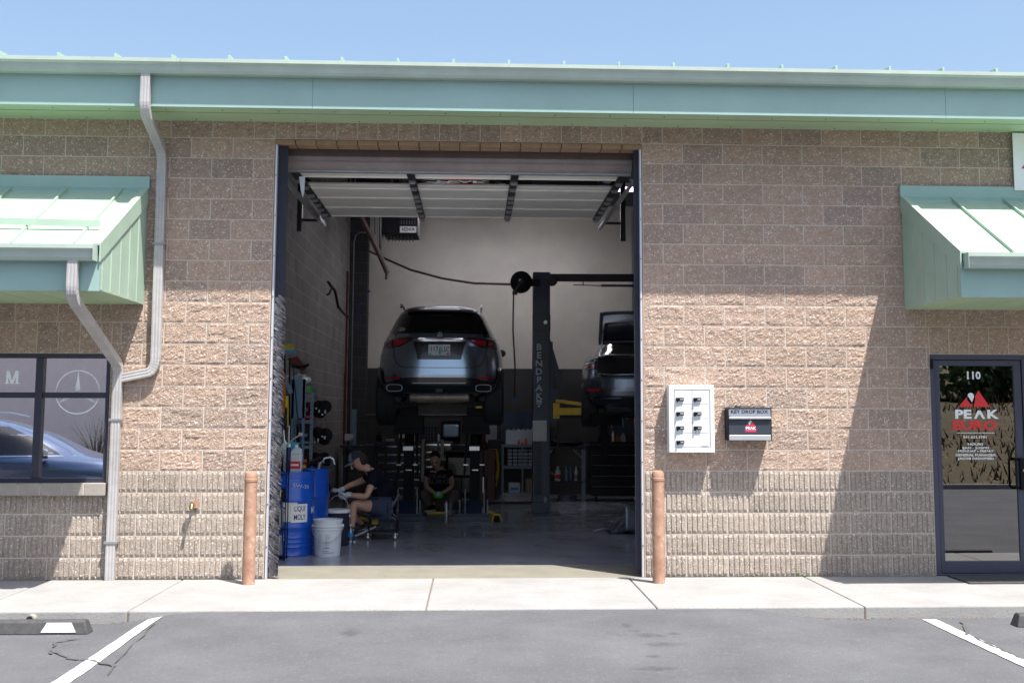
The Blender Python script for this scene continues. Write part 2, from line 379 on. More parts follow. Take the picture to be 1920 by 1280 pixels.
for pts,w in ((gp((90,1222),(105,1200),(150,1193)),.03),(gp((95,1215),(130,1232),(170,1236),(215,1248)),.035),(gp((200,1262),(240,1225),(290,1180)),.02),
              (gp((1800,1160),(1817,1186),(1850,1200),(1880,1215),(1925,1232)),.035)):
    q=[]
    for i in range(len(pts)-1):
        (x0,y0),(x1,y1)=pts[i],pts[i+1]
        for k in range(4): q.append((x0+(x1-x0)*k/4+random.uniform(-.02,.02),y0+(y1-y0)*k/4+random.uniform(-.02,.02)))
    q.append(pts[-1]); strip_on(mb,q,lambda t,w=w:w*random.uniform(.2,.9),.009,.005)
tag(mb.build('asphalt_crack',['crack'],fix=False),'dark tar filled cracks crossing the asphalt',kind='structure')
mb=MB()
def blot(cx,cy,rx,ry,n=18,dz=.005):
    p=G(cx,cy,-.05); vs=[(p.x,p.y,asph_z(p.x,p.y)+dz)]
    for k in range(n):
        a=2*PI*k/n; r=random.uniform(.75,1.15); q=(p.x+1.5*rx*r*math.cos(a),p.y+1.9*ry*r*math.sin(a)); vs.append((*q,asph_z(*q)+dz))
    o=len(mb.v); mb.add(vs,[(0,1+k,1+(k+1)%n) for k in range(n)],(0,0,0)); mb.c[o]=(1,1,.999)
for a in ((658,1190,.07,.11),(1175,1178,.05,.05),(1190,1186,.05,.03),(1215,1192,.09,.05),(1245,1205,.14,.05),(1265,1190,.05,.03),(1225,1222,.05,.03),(1232,1240,.13,.05),(1240,1193,.04,.03)): blot(*a)
tag(mb.build('oil_stain',['stain'],fix=False),'small dark oil stains on the asphalt',kind='structure')
# leaf litter along the kerb
mb=MB()
for i in range(420):
    x=random.choice([random.uniform(5.2,7.9),random.gauss(5.5,.25),random.uniform(-1.6,-.1),random.uniform(.3,4.8)]) if i%3 else random.uniform(5.2,7.6); 
    y=SY-abs(random.gauss(0,.022))-.006; z=asph_z(x,y)+.006; a=random.uniform(0,PI); s=random.uniform(.004,.014)
    mb.add([(x-s*math.cos(a),y-s*math.sin(a),z),(x+s*math.sin(a)*.6,y-s*.4,z+.004),(x+s*math.cos(a),y+s*math.sin(a),z+.003)],[(0,1,2)])
tag(mb.build('leaf_litter',['leaflit'],fix=False),'tiny dry leaves and dirt gathered against the kerb','leaf litter',kind='stuff')
# ------------------------------------------------------------------ building
BD=thing('workshop_building','tan split face block workshop with green metal roof and open bay','building')
WX0,WX1,WZ0,WZ1=-4.3,-1.105,.90,2.134   # window opening
DX0,DX1,DZ1=6.94,7.93,2.165             # glass door opening
DC0=-4.6; DC1=9.6
def block_color(n,i,zone):
    h=noise.noise(Vector((i*1.73+n*.37,n*2.31,5.1)))*.5+.5; q=random.random()
    if zone=='rib': c=Vector((.32,.272,.23))
    else: c=Vector((.365,.265,.207))
    if zone!='rib' and q<.16: c=(c*.84+Vector((-.006,.003,.013)) if n>12 else c*.88+Vector((-.006,.003,.01)))
    elif q<.3: c=c*.93
    elif q>.85: c=c*1.07
    return tuple(c*(.93+.14*h))
mb=MB(); mort=MB()
def blockface(x0,x1,n,zone,fine,zz=None):
    z0=n*C+.005; z1=(n+1)*C-.005
    if zz: z0,z1=zz[0]+.004,zz[1]-.004
    a=x0+.005; b=x1-.005; col=block_color(n,round(x0*10),zone)
    wd=b-a; seed=random.uniform(0,100)
    if zone=='rib':
        nr=max(1,round((x1-x0)/.0508)); nu=nr*4; nv=7 if fine else 2
    else: nu=max(2,int(wd/.02)) if fine else 4; nv=10 if fine else 2
    tilt=random.uniform(-.003,.003); tz=random.uniform(-.004,.004)
    chip=(random.random()<.22 and zone!='rib'); ca=random.uniform(-.5,.5); cz=random.uniform(.3,.7)
    def f(u,v):
        x=a+wd*u; z=z0+(z1-z0)*v
        e=min(u*wd,(1-u)*wd,v*(z1-z0),(1-v)*(z1-z0)); t=min(1,e/.007)
        nz=noise.noise(Vector((x*17,seed,z*19)))*.0035+noise.noise(Vector((x*48,seed+9,z*48)))*.0065+noise.noise(Vector((x*6,seed+3,z*6)))*.003
        if zone=='rib':
            r=(u*nr)%1.0; g=1.0 if .14<r<.86 else 0.0
            if u<=0 or u>=1: g=0
            y=-.004-g*(.009*min(1,t*1.5)+max(-.003,nz*.28))
        else:
            y=-.004-t*(.003+nz+tilt*(u-.5)*2+tz*(v-.5))
            if chip:
                dd=(v-cz)-ca*(u-.5)+.08*noise.noise(Vector((u*6,seed,0)))
                if dd<0: y+=.009*t*max(0,1+dd*3)
        return (x,min(y,-.0035),z)
    if zone=='rib':
        us=[0]
        for k in range(nr): us+=[(k+.12)/nr,(k+.2)/nr,(k+.5)/nr,(k+.8)/nr,(k+.88)/nr]
        us.append(1); nu=len(us)-1
        vs=[f(us[i],j/nv) for j in range(nv+1) for i in range(nu+1)]
        fs=[(j*(nu+1)+i,j*(nu+1)+i+1,(j+1)*(nu+1)+i+1,(j+1)*(nu+1)+i) for j in range(nv) for i in range(nu)]
        mb.add(vs,fs,col)
    else: mb.grid(f,nu,nv,col)
def course(x0,x1,n,org,half=False,zz=None):
    zone='rib' if n<5 else 'split'
    st=B/2 if half else B; off=org+(0 if (n%2==0 or half) else B/2)
    k=math.floor((x0-off)/st+1e-6); x=off+k*st
    while x<x1-1e-4:
        a=max(x,x0); b=min(x+st,x1)
        if b-a>.02: blockface(a,b,n,zone,DC0<a<DC1 and a>-3.2 and a<8.6,zz)
        x+=st
NC=22
for n in range(NC):
    z0,z1=n*C,(n+1)*C
    org=0. if True else 0
    # left
    segs=[(-8.13,XL)]
    if n>=4 and n<12 : segs=[(-8.13,WX0),(WX1,XL)]
    for a,b in segs: course(a,b,n,0.)
    if n==10: course(WX0,WX1,n,WX1-.1,True,(WZ1,12*C)); course(DX0,DX1,n,DX0,True,(DZ1,12*C))
    segs=[(XR,12.2)]
    if n<12: segs=[(XR,DX0),(DX1,12.2)]
    for a,b in segs: course(a,b,n,4.473)
    if n==21: course(XL,XR,n,XL,half=True)
# partial course over window/door (n=10): lintel half blocks starting at opening top
wall=part(mb,'block_wall','block',BD,fix=False)
mbk=mort
for a,b,z0,z1 in ((-8.13,WX0,0,4.47),(WX0,WX1,0,WZ0-.09),(WX0,WX1,WZ1,4.47),(WX1,XL,0,4.47),(XL,XR,ZT,4.47),(XR,DX0,0,4.47),(DX0,DX1,DZ1,4.47),(DX1,12.2,0,4.47)):
    mbk.box((a,-.002,z0),(b,.22,z1))
part(mbk,'mortar_backing','mortar',BD)
# smooth jamb returns and tan underside of the door lintel
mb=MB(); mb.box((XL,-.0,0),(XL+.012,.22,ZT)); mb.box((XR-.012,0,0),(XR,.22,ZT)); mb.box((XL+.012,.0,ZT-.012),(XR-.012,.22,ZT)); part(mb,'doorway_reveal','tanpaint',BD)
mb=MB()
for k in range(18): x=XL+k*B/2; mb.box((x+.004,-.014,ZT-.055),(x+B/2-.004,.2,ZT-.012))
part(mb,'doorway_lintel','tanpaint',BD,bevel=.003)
# sill
mb=MB()
x=WX1+.02
while x>WX0: mb.box((max(x-.2,WX0),-.085,.787),(x-.006,.06,.905-.0)); x-=.2032
part(mb,'window_sill','precast',BD,bevel=.006)
mb=MB(); mb.box((WX0,-.078,.792),(WX1+.012,.05,.895)); part(mb,'sill_mortar','mortar',BD)
# roof, fascia, soffit
def slab(a,b,name,mat_,**k): mb=MB(); mb.box(a,b); return part(mb,name,mat_,BD,**k)
FX0,FX1=-8.3,12.4
mb=MB(); xs=[FX0,-2.2,.85,3.9,6.95,FX1]
for a,b in zip(xs[:-1],xs[1:]): mb.box((a+.0015,-.615,4.425),(b-.0015,-.6,4.80))
mb.box((FX0,-.6,4.43),(FX1,-.585,4.8))
part(mb,'fascia','green',BD)
mb=MB(); mb.box((FX0,-.585,4.436),(FX1,-.37,4.45)); mb.box((FX0,-.345,4.436),(FX1,.0,4.45)); sf=part(mb,'soffit','greensof',BD)
mb=MB(); mb.box((FX0,-.37,4.446),(FX1,-.345,4.455)); ORG[sf.name]=Vector((0,0,0)); part(mb,'soffit_gap','darkgap',sf)
for x in [-3.2+.53*i for i in range(24)]:
    for dx_,y_ in ((0,-.46),(.2,-.08)): mb=MB(); mb.lathe((x+dx_,y_,4.4345),[(.006,-.004),(.006,.002)],6); part(mb,'soffit_screw','darkgap',sf)
gp_=[(-.615,4.72),(-.70,4.72),(-.715,4.745),(-.725,4.80),(-.75,4.82),(-.75,4.855),(-.735,4.855),(-.735,4.84),(-.7,4.82),(-.69,4.74),(-.625,4.735),(-.625,4.87),(-.615,4.87)]
mb=MB(); xs=[FX0,-3.5,-.36,2.7,8.9,FX1]
for a,b in zip(xs[:-1],xs[1:]): mb.py(gp_,a,b-.002)
gut=part(mb,'gutter','gutter',BD)
mb=MB(); mb.py([(-.66,4.872),(-.66,4.878),(2.5,5.24),(12.5,6.0),(12.5,5.9),(2.5,5.15)],FX0,FX1)
x=.12-.53*16
while x<FX1:
    mb.py([(-.66,4.87),(-.66,4.912),(-.645,4.917),(12.5,6.06),(12.5,5.95),(2.5,5.2)],x-.006,x+.006)
    mb.py([(-.668,4.875),(-.668,4.91),(-.662,4.914),(-.66,4.87)],x-.012,x+.007)
    x+=.527
part(mb,'roof','greenlt',BD)
# downspouts of the roof gutter
def spout(name,pts,mbx=None,w=.085,d=.062,parent=BD):
    mb=MB()
    P=[Vector(p) for p in pts]
    Q=[P[0]]
    for i in range(1,len(P)-1):
        a,b,c=P[i-1],P[i],P[i+1]; r=min(.09,(b-a).length*.45,(c-b).length*.45)
        p0=b+(a-b).normalized()*r; p2=b+(c-b).normalized()*r
        for k in range(7): t=k/6; Q.append(p0*(1-t)**2+b*2*t*(1-t)+p2*t*t)
    Q.append(P[-1])
    # rectangular corrugated section, constant X axis
    cs=[]
    nu=6
    for k in range(nu+1): cs.append((-w/2+w*k/nu,-d/2-(.003 if k%2 else 0)))
    for k in range(nu+1): cs.append((w/2-w*k/nu,d/2))
    n=len(cs); vs=[]
    for i,q in enumerate(Q):
        t=(Q[min(i+1,len(Q)-1)]-Q[max(i-1,0)]).normalized()
        # frame: blend; keep wide side facing -Y
        xa=Vector((1,0,0)); 
        yv=Vector((0,1,0))-t*t.y
        if yv.length<.3: yv=Vector((0,0,1))-t*t.z
        yv.normalize(); xv=yv.cross(t).normalized()
        if xv.x<0 : xv=-xv
        if abs(t.x)>.9 and xv.z<0: xv=xv
        if abs(xv.x)<.2 and xv.z<0: xv=-xv
        k=1.0+(.03 if (i%2 and 0<i<len(Q)-1) else 0)
        vs+=[q+xv*c0*k+yv*c1*k for c0,c1 in cs]
    fs=[(i*n+k,i*n+(k+1)%n,(i+1)*n+(k+1)%n,(i+1)*n+k) for i in range(len(Q)-1) for k in range(n)]+[tuple(range(n))[::-1],tuple(range(len(vs)-n,len(vs)))]
    mb.add(vs,fs)
    for q in pts[1:-1]: pass
    return part(mb,name,'spout',parent)
def straps(pts):
    for (x,y,z) in pts: mb=MB(); mb.box((x-.062,y-.040,z-.012),(x+.062,y+.036,z+.012)); part(mb,'spout_strap','galv',BD,bevel=.002)
straps([(-.672,-.055,3.2),(-1.018,-.055,1.5),(-1.018,-.055,.35)])
spout('downspout',[(-.693,-.67,4.725),(-.693,-.67,4.36),(-.675,-.055,4.10),(-.665,-.055,2.05),(-.70,-.055,1.96),(-.985,-.052,1.90)])
AWS=[(-1.012,-1.52,2.87),(-1.012,-1.52,2.54),(-1.018,-.055,2.02),(-1.018,-.055,.0)]
def jambang():
    
    for a_,b_ in ((XL+.013,XL+.03),(XR-.03,XR-.013)): mb=MB(); mb.box((a_,-.012,0),(b_,.05,ZT-.06)); part(mb,'jamb_angle','steelwhite',BD)
jambang()
for z in [.3+.4*i for i in range(10)]:
    for x_ in (XL+.022,XR-.022): mb=MB(); mb.lathe((x_,-.014,z),[(.006,-.003),(.006,.003)],6,'y'); part(mb,'jamb_bolt','darksteel',BD)
# awnings
def awning(x0,x1,label):
    A=thing('awning',label,'awning',(0,0,0),'green metal awnings')
    xs=[]
    def P2(mb,poly,a,b): mb.py(poly,a,b)
    y1=-1.45
    mb=MB(); mb.py([(-.02,3.735),(y1,2.985),(y1,2.965),(-.02,3.715)],x0+.01,x1-.01)
    rf=part(mb,'roof_panel','greenlt',A)
    e0=x1 if x0<0 else x0; s=-1 if x0<0 else 1
    k=0; off=.235 if x0<0 else .50
    while off+.53*k<(x1-x0)-.05:
        x=e0+s*(off+.53*k); mb=MB(); mb.py([(-.03,3.73),(-.03,3.765),(y1+.02,3.03),(y1+.02,2.99)],x-.008,x+.008); k+=1; part(mb,'standing_seam','greenlt',rf)
    mb=MB(); mb.box((x0-.02,-.05,3.75),(x1+.02,-.012,3.864)); mb.py([(-.012,3.75),(-.05,3.75),(-.10,3.705),(-.10,3.69),(-.012,3.735)],x0+.012,x1-.012); part(mb,'wall_flashing','green',A)
    for e in (x0,x1):
        ss=1 if e==x0 else -1
        mb=MB(); mb.py([(-.012,2.61),(-.012,3.70),(y1,2.95),(y1,2.61)],e,e+ss*.012); sp=part(mb,'side_panel','greenlt',A)
        for y in (-.29,-.57,-.85,-1.13,-1.38):
            zt=3.70+(y)*(.75/1.44)-.06; mb=MB(); mb.box((e-ss*.006,y-.006,2.62),(e,y+.006,zt)); part(mb,'panel_rib','greenlt',sp)
        mb=MB()
        mb.py([(-.012,3.60),(-.012,3.775),(y1-.04,3.01),(y1-.04,2.85)],e-ss*.014,e-ss*.002)
        mb.py([(-.012,3.755),(-.012,3.775),(y1-.04,3.01),(y1-.04,2.99)],e-ss*.002,e+ss*.05)
        part(mb,'rake_trim','greenlt',A)
    mb=MB(); mb.box((x0-.004,y1-.014,2.60),(x1+.004,y1-.001,2.90)); part(mb,'front_fascia','green',A)
    gg=[(y+.615+y1-.014,z-1.87) for y,z in gp_]
    mb=MB(); mb.py(gg,x0+.02,x1-.02); mb.box((x0+.016,y1-.15,2.85),(x0+.02,y1-.015,2.985)); mb.box((x1-.02,y1-.15,2.85),(x1-.016,y1-.015,2.985)); part(mb,'gutter','gutter',A)
    mb=MB(); n=int((x1-x0)/.3); 
    for i in range(n): mb.box((x0+.01+(x1-x0-.02)*i/n,y1,2.612),(x0+.002+(x1-x0-.02)*(i+1)/n,-.012,2.622))
    so_=part(mb,'soffit','greensof',A)
    mb=MB(); mb.box((x0+.02,y1+.01,2.6225),(x1-.02,-.014,2.63)); part(mb,'soffit_gap','darkgap',so_)
    return A
awL=awning(-5.2,-.81,'green metal awning above the office window, left of the bay')
awR=awning(6.70,10.6,'green metal awning above the glass door, right of the bay')
mb=MB(); mb.bar((-5,-.98-.12,3.30),(-.93,-.98-.12,3.235),.012,.06); part(mb,'snow_rail','greenlt',awL)
spout('downspout',AWS,parent=awL)
# interior shell
IX0,IX1,IY1=-.03,8.6,12.1
mb=MB(); mb.py([(.22,0),(.22,4.79),(2.5,5.04),(12.1,5.78),(12.1,0)],IX0-.2,IX0); part(mb,'side_wall','cmu_in',BD)
mb=MB(); mb.py([(.22,0),(.22,4.79),(2.5,5.04),(12.1,5.78),(12.1,0)],IX1,IX1+.2); part(mb,'partition_wall','wallcream',BD)
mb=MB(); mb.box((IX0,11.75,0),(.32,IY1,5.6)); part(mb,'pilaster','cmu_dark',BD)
mb=MB(); mb.box((IX0-.2,IY1,2.44),(IX1+.2,IY1+.2,5.78)); part(mb,'back_wall','wallcream',BD)
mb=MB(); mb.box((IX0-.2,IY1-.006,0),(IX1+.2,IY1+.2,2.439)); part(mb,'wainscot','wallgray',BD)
mb=MB(); mb.box((5.52,IY1-.012,2.44),(5.54,IY1,5.6)); mb.box((.32,IY1-.03,1.53),(8.6,IY1-.007,1.545)); mb.box((.32,IY1-.03,.95),(8.6,IY1-.007,.965)); part(mb,'wall_rail','galv',BD)
mb=MB(); mb.py([(.22,4.80),(.22,4.86),(2.5,5.13),(12.3,5.88),(12.3,5.8),(2.5,5.05)],IX0-.2,IX1+.2)
for y in (3.,5.2,7.4,9.6): mb.box((IX0,y,4.95+.075*(y-2.5)-.2),(IX1,y+.12,5.05+.075*(y-2.5)))
part(mb,'ceiling','ceil',BD)
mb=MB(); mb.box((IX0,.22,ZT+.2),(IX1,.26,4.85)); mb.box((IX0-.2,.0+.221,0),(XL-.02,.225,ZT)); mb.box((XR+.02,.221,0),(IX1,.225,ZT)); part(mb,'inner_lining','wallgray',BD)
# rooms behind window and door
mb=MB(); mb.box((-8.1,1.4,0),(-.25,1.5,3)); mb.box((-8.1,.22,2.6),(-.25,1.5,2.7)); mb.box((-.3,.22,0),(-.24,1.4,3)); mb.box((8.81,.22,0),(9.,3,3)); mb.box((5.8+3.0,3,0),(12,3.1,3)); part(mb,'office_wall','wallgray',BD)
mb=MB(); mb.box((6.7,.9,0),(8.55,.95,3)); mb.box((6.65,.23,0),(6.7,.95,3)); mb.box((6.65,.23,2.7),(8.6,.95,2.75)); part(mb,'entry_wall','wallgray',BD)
# window
mb=MB()
fy0,fy1=.0,.07
def fr(a,b,c,d,y0=fy0,y1=fy1): mb.box((a,y0,c),(b,y1,d))
zs0,zs1=.905,2.134; zm=1.735
fr(WX0,WX1,zs0,zs0+.045); fr(WX0,WX1,zs1-.045,zs1)
mv=[WX0,-3.36,-2.57,-1.775,WX1]
fr(WX1-.04,WX1,zs0+.045,zs1-.045); fr(WX0,WX0+.04,zs0+.045,zs1-.045)
for x in mv[1:-1]: fr(x-.035,x+.035,zs0+.045,zs1-.045,-.008)
for a,b in zip(mv[:-1],mv[1:]): fr(a+.04,b-.04,zm-.027,zm+.027,.004)
WN=part(mb,'window','frame',BD,bevel=.003)
mb=MB()
for a,b in zip(mv[:-1],mv[1:]):
    for c,d in ((zs0+.045,zm-.027),(zm+.027,zs1-.045)): mb.box((a+.03,.038,c),(b-.03,.044,d))
part(mb,'pane','winglass',WN)
mb=MB()
for k in range(16): mb.box((-2.5+.0*k,.30,1.0+k*.07),(-1.8,.302,1.0+k*.07+.062))
mb.box((-4.3,.33,.9),(-1.75,.335,2.2)); part(mb,'blind','blind',WN)
mb=MB()
cx,cz,r=-1.42,1.765,.215
def flat(mb,poly,y=.0365): mb.px(poly,y,y+.001)
n=64
for rr,ww in ((.212,.011),): 
    vs=[];
    for k in range(n): a=2*PI*k/n; vs+=[(cx+rr*math.cos(a),.0368,cz+rr*math.sin(a)),(cx+(rr-ww)*math.cos(a),.0368,cz+(rr-ww)*math.sin(a))]
    mb.add(vs,[(2*k,2*k+1,(2*k+3)%(2*n),(2*k+2)%(2*n)) for k in range(n)])
for k in range(3):
    a=PI/2+k*2*PI/3; d=(math.cos(a),math.sin(a)); q=(-d[1],d[0])
    mb.add([(cx+d[0]*.208,.0368,cz+d[1]*.208),(cx+q[0]*.026-d[0]*-.01,.0368,cz+q[1]*.026+d[1]*.01),(cx-q[0]*.026+d[0]*.01,.0368,cz-q[1]*.026+d[1]*.01)],[(0,1,2)])
part(mb,'star_emblem','whitedecal',WN,fix=False)
mb=MB()
mx,mz,mh,mw=-2.045,1.905,.125,.115
for x in (-mw/2,mw/2-.022): flat(mb,[(mx+x,mz-mh/2),(mx+x+.022,mz-mh/2),(mx+x+.022,mz+mh/2),(mx+x,mz+mh/2)])
flat(mb,[(mx-mw/2,mz+mh/2),(mx-mw/2+.028,mz+mh/2),(mx+.008,mz-mh/2),(mx-.010,mz-mh/2)],.0362)
flat(mb,[(mx+mw/2,mz+mh/2),(mx+mw/2-.028,mz+mh/2),(mx-.008,mz-mh/2),(mx+.010,mz-mh/2)],.0358)
for x in (-mw/2,mw/2-.022): flat(mb,[(mx+x-.014,mz-mh/2),(mx+x+.036,mz-mh/2),(mx+x+.036,mz-mh/2+.01),(mx+x-.014,mz-mh/2+.01)],.0354)
part(mb,'letter','whitedecal',WN)
# glass door
mb=MB(); mb.box((DX0,-.004,0),(DX0+.05,.11,DZ1)); mb.box((DX1-.05,-.004,0),(DX1,.11,DZ1)); mb.box((DX0+.05,-.004,DZ1-.05),(DX1-.05,.11,DZ1)); mb.box((DX0+.02,-.01,0),(DX1,.13,.018))
part(mb,'door_frame','doorframe',BD,bevel=.003)
a,b,c,d=DX0+.056,DX1-.056,.022,DZ1-.056
mb=MB(); mb.box((a,.012,c),(a+.045,.055,d)); mb.box((b-.075,.012,c),(b,.055,d)); mb.box((a+.045,.012,c),(b-.075,.055,c+.115)); mb.box((a+.045,.012,d-.055),(b-.075,.055,d))
DR=part(mb,'glass_door','doorframe',BD,bevel=.003)
g0,g1=a+.045,b-.075; gx=(g0+g1)/2
mb=MB(); mb.box((g0-.005,.03,c+.11),(g1+.005,.036,d-.05)); part(mb,'pane','doorglass',DR)
mb=MB(); hx=g1-.03; mb.tube([(hx+.05,.012,1.13),(hx,-.02,1.13),(hx-.01,-.05,1.12),(hx-.01,-.05,.86),(hx,-.02,.845),(hx+.05,.012,.845)],.011)
mb.box((hx+.045,-.03,.83),(hx+.10,.011,1.14)); part(mb,'handle','black',DR,bevel=.004)
mb=MB(); mb.lathe((hx+.075,-.035,1.02),[(.014,-.008),(.014,.008)],12,'y'); part(mb,'lock_cylinder','brass',DR)
mb=MB(); mb.box((DX0+.005,-.02,2.02),(DX0+.03,-.004,2.12)); part(mb,'hinge','black',DR)
gy=.0285
def dl(s,z,size,m_,sx=1.3,bold=.02,x=None,sp=1.): lettering(s,lambda u,v:((x or tx)+u,gy,z+v),m_,DR,size,sx,bold,sp=sp)
tx=gx-.03
dl('110',1.955,.105,'whitedecal',1.0,.03)
dl('PE',1.568,.118,'whitedecal',1.42,.04,x=tx-.115); dl('K',1.568,.118,'whitedecal',1.4,.04,x=tx+.18)
mb=MB(); z0,z1=1.527,1.61; mb.add([(tx-.005,gy,z0),(tx+.02,gy,z0),(tx+.05,gy,z1-.03),(tx+.085,gy,z0),(tx+.11,gy,z0),(tx+.065,gy,z1),(tx+.035,gy,z1)],[(0,1,2,5,6),(2,3,4,5)]); part(mb,'lettering','whitedecal',DR,fix=False)
dl('EURO',1.458,.12,'red',1.45,.04)
mb=MB(); mb.add([(tx-.185,gy,1.385),(tx+.20,gy,1.385),(tx+.20,gy,1.39),(tx-.185,gy,1.39)],[(0,1,2,3)]); part(mb,'lettering_rule','whitedecal',DR,fix=False)
dl('541.633.3781',1.345,.030,'whitedecal',1.5,.025); dl('HOURS',1.275,.030,'whitedecal',1.6,.025); dl('8AM - 5:30PM',1.237,.028,'whitedecal',1.65,.025); dl('MONDAY - FRIDAY',1.208,.028,'whitedecal',1.5,.025)
dl('GENERAL MANAGER:',1.168,.029,'whitedecal',1.5,.025); dl('JACOB RADOMSKI',1.134,.029,'whitedecal',1.5,.025)
def peaks(mbr,mbw,cx,cz,s,f):
    # two red mountains with a white drop between them
    mbr.add([f(cx-.62*s,cz),f(cx-.06*s,cz),f(cx-.32*s,cz+.36*s)],[(0,1,2)]) 
    mbr.add([f(cx-.02*s,cz),f(cx+.64*s,cz),f(cx+.2*s,cz+.66*s),f(cx+.06*s,cz+.42*s),f(cx+.06*s,cz+.3*s)],[(0,1,2,3,4)])
    vs=[f(cx-.12*s+.13*s*math.cos(t),cz+.42*s+.14*s*math.sin(t)) for t in [PI*1.02*k/8-.3 for k in range(9)]]+[f(cx-.08*s,cz+.18*s)]
    mbw.add(vs,[tuple(range(len(vs)))])
r_,w_=MB(),MB(); peaks(r_,w_,tx,1.645,.25,lambda u,v:(u,gy,v)); part(r_,'peak_logo','red',DR,fix=False); part(w_,'logo_drop','whitedecal',DR,fix=False)
# ------------------------------------------------------------------ things outside
for p,h,lab in ((( .329,-.37),1.03,'rust brown steel bollard left of the open bay'),((4.135,-.42),1.04,'rust brown steel bollard right of the open bay')):
    t=thing('bollard',lab,'bollard',(*p,0),'steel bollards beside the bay'); r=.058
    mb=MB(); mb.lathe((*p,0),[(r,0),(r,h-.09)],28); part(mb,'post','rust',t,smooth=True)
    mb=MB(); mb.lathe((*p,0),[(r+.004,h-.095),(r+.004,h-.07),(r,h-.066),(r,h-.035),(r*.85,h-.012),(r*.5,h-.001),(r*.1,h)],28); part(mb,'cap','rust',t,smooth=True)
def wheelstop(x0,x1,y,lab):
    t=thing('wheel_stop',lab,'wheel stop',((x0+x1)/2,y,-.1),'rubber wheel stops')
    mb=MB(); pr=[(-.075,0),(.075,0),(.05,.09),(.03,.10),(-.03,.10),(-.05,.09)]
    vs=[(x0+(0 if k==0 else 0)+(.03 if q[1]>.05 and k==0 else 0)-(.03 if q[1]>.05 and k else 0) if k==0 else x1-(.03 if q[1]>.05 else 0),y+q[0],-.1+q[1]) for k in (0,1) for q in pr]
    n=len(pr); mb.add(vs,[tuple(range(n))[::-1],tuple(range(n,2*n))]+[(i,(i+1)%n,n+(i+1)%n,n+i) for i in range(n)])
    part(mb,'curb_block','rubber',t,bevel=.008)
    mb=MB()
    s=.0035
    for k in range(3):
        c=x1-.22-k*.62 if x1<3 else x0+.25+k*.55
        mb.add([(c-.13,y-.0745-s+.004,-.082),(c+.13,y-.0745-s+.004,-.082),(c+.09,y-.054-s,-.014),(c-.09,y-.054-s,-.014)],[(0,1,2,3)])
    part(mb,'reflector','white',t,solid=.003)
wheelstop(-2.35,-.515,-2.28,'black rubber wheel stop with white reflectors at bottom left')
wheelstop(6.70,8.5,-2.26,'black rubber wheel stop cut off at the right edge')
p=G(88,1157,-.1)
t=thing('drain_pipe','short grey drain pipe end poking from the kerb behind the wheel stop','pipe',(p.x,SY,-.05))
mb=MB(); pp=[(.035,-.07),(.035,.05),(.027,.05),(.027,-.069)]; mb.lathe((p.x,SY,-.052),[(.036,-.075),(.036,.02)],20,'y'); part(mb,'pipe_wall','curbc',t,smooth=True)
mb=MB(); mb.lathe((p.x,SY-.076,-.052),[(.027,-.001),(.027,.001)],20,'y'); part(mb,'pipe_mouth','blackmatte',t)
# key lockers
L=thing('key_locker','light grey key locker cabinet with seven small doors on block wall','locker',(4.51,-.02,1.2))
x0,x1,z0,z1,yf=4.288,4.732,1.198,1.848,-.15
mb=MB(); mb.box((x0,yf,z0),(x1,-.012,z1)); part(mb,'cabinet','lockerm',L,bevel=.004)
mb=MB()
for a,b,c,d in ((x0,x1,z0,z0+.045),(x0,x1,z1-.045,z1),(x0,x0+.05,z0+.045,z1-.045),(x1-.04,x1,z0+.045,z1-.045)): mb.box((a,yf-.012,c),(b,yf+.0,d))
part(mb,'rim','lockerm',L,bevel=.004)
ia,ib,ic,id_=x0+.056,x1-.046,z0+.05,z1-.05; rh=(id_-ic)/4; cw=(ib-ia)/2
for r in range(4):
    for c in range(2):
        if r==0 and c: continue
        a=ia+c*cw+.003; b=(ib if r==0 else ia+(c+1)*cw)-.003; q0=ic+r*rh+.003; q1=ic+(r+1)*rh-.003
        mb=MB(); mb.box((a,yf-.009,q0),(b,yf-.001,q1)); dd=part(mb,'locker_door','lockerd',L,bevel=.0015)
        mb=MB(); mb.box((a+.01,yf-.03,q0+.03),(a+.085,yf-.0095,q0+.062)); mb.lathe((a+.025,yf-.033,q0+.046),[(.011,-.01),(.013,.01)],12,'y'); mb.box((a+.018,yf-.022,q0+.018),(a+.03,yf-.0095,q0+.03)); part(mb,'lock','black',dd,bevel=.002)
        mb=MB(); mb.box((a+.047,yf-.0325,q0+.040),(a+.078,yf-.0302,q0+.052)); part(mb,'dial','silver',dd)
        mb=MB(); mb.box((a+.045,yf-.0105,q1-.026),(a+.10,yf-.0092,q1-.012)); part(mb,'label_holder','white',dd)
mb=MB(); mb.box((x1-.13,yf-.0105,ic+.006),(x1-.06,yf-.0092,ic+.02)); part(mb,'label_plate','silver',L)
# key drop box
x0,x1,z0,z1,yf=4.86,5.286,1.315,1.62,-.2
D=thing('key_drop_box','black and silver key drop box mounted on the block wall','drop box',(5.07,-.02,1.31))
mb=MB(); mb.box((x0,yf+.002,z0),(x1,-.012,z1)); part(mb,'box','black',D,bevel=.004)
mb=MB(); mb.box((x0-.012,yf-.01,z1+.001),(x1+.012,-.012,z1+.014)); mb.box((x0+.1,-.1,z1+.014),(x0+.14,-.05,z1+.03)); part(mb,'lid','slate',D,bevel=.003)
mb=MB(); mb.box((x0+.004,yf-.006,z1-.07),(x1-.012,yf+.001,z1-.003)); part(mb,'mail_flap','brushed',D,bevel=.002)
mb=MB(); mb.px([(x0+.004,z1-.075),(x1-.008,z1-.075),(x1-.008,z1-.10),(x0+.004,z1-.10)],yf-.028,yf+.001); part(mb,'flap_handle','silver',D,bevel=.008)
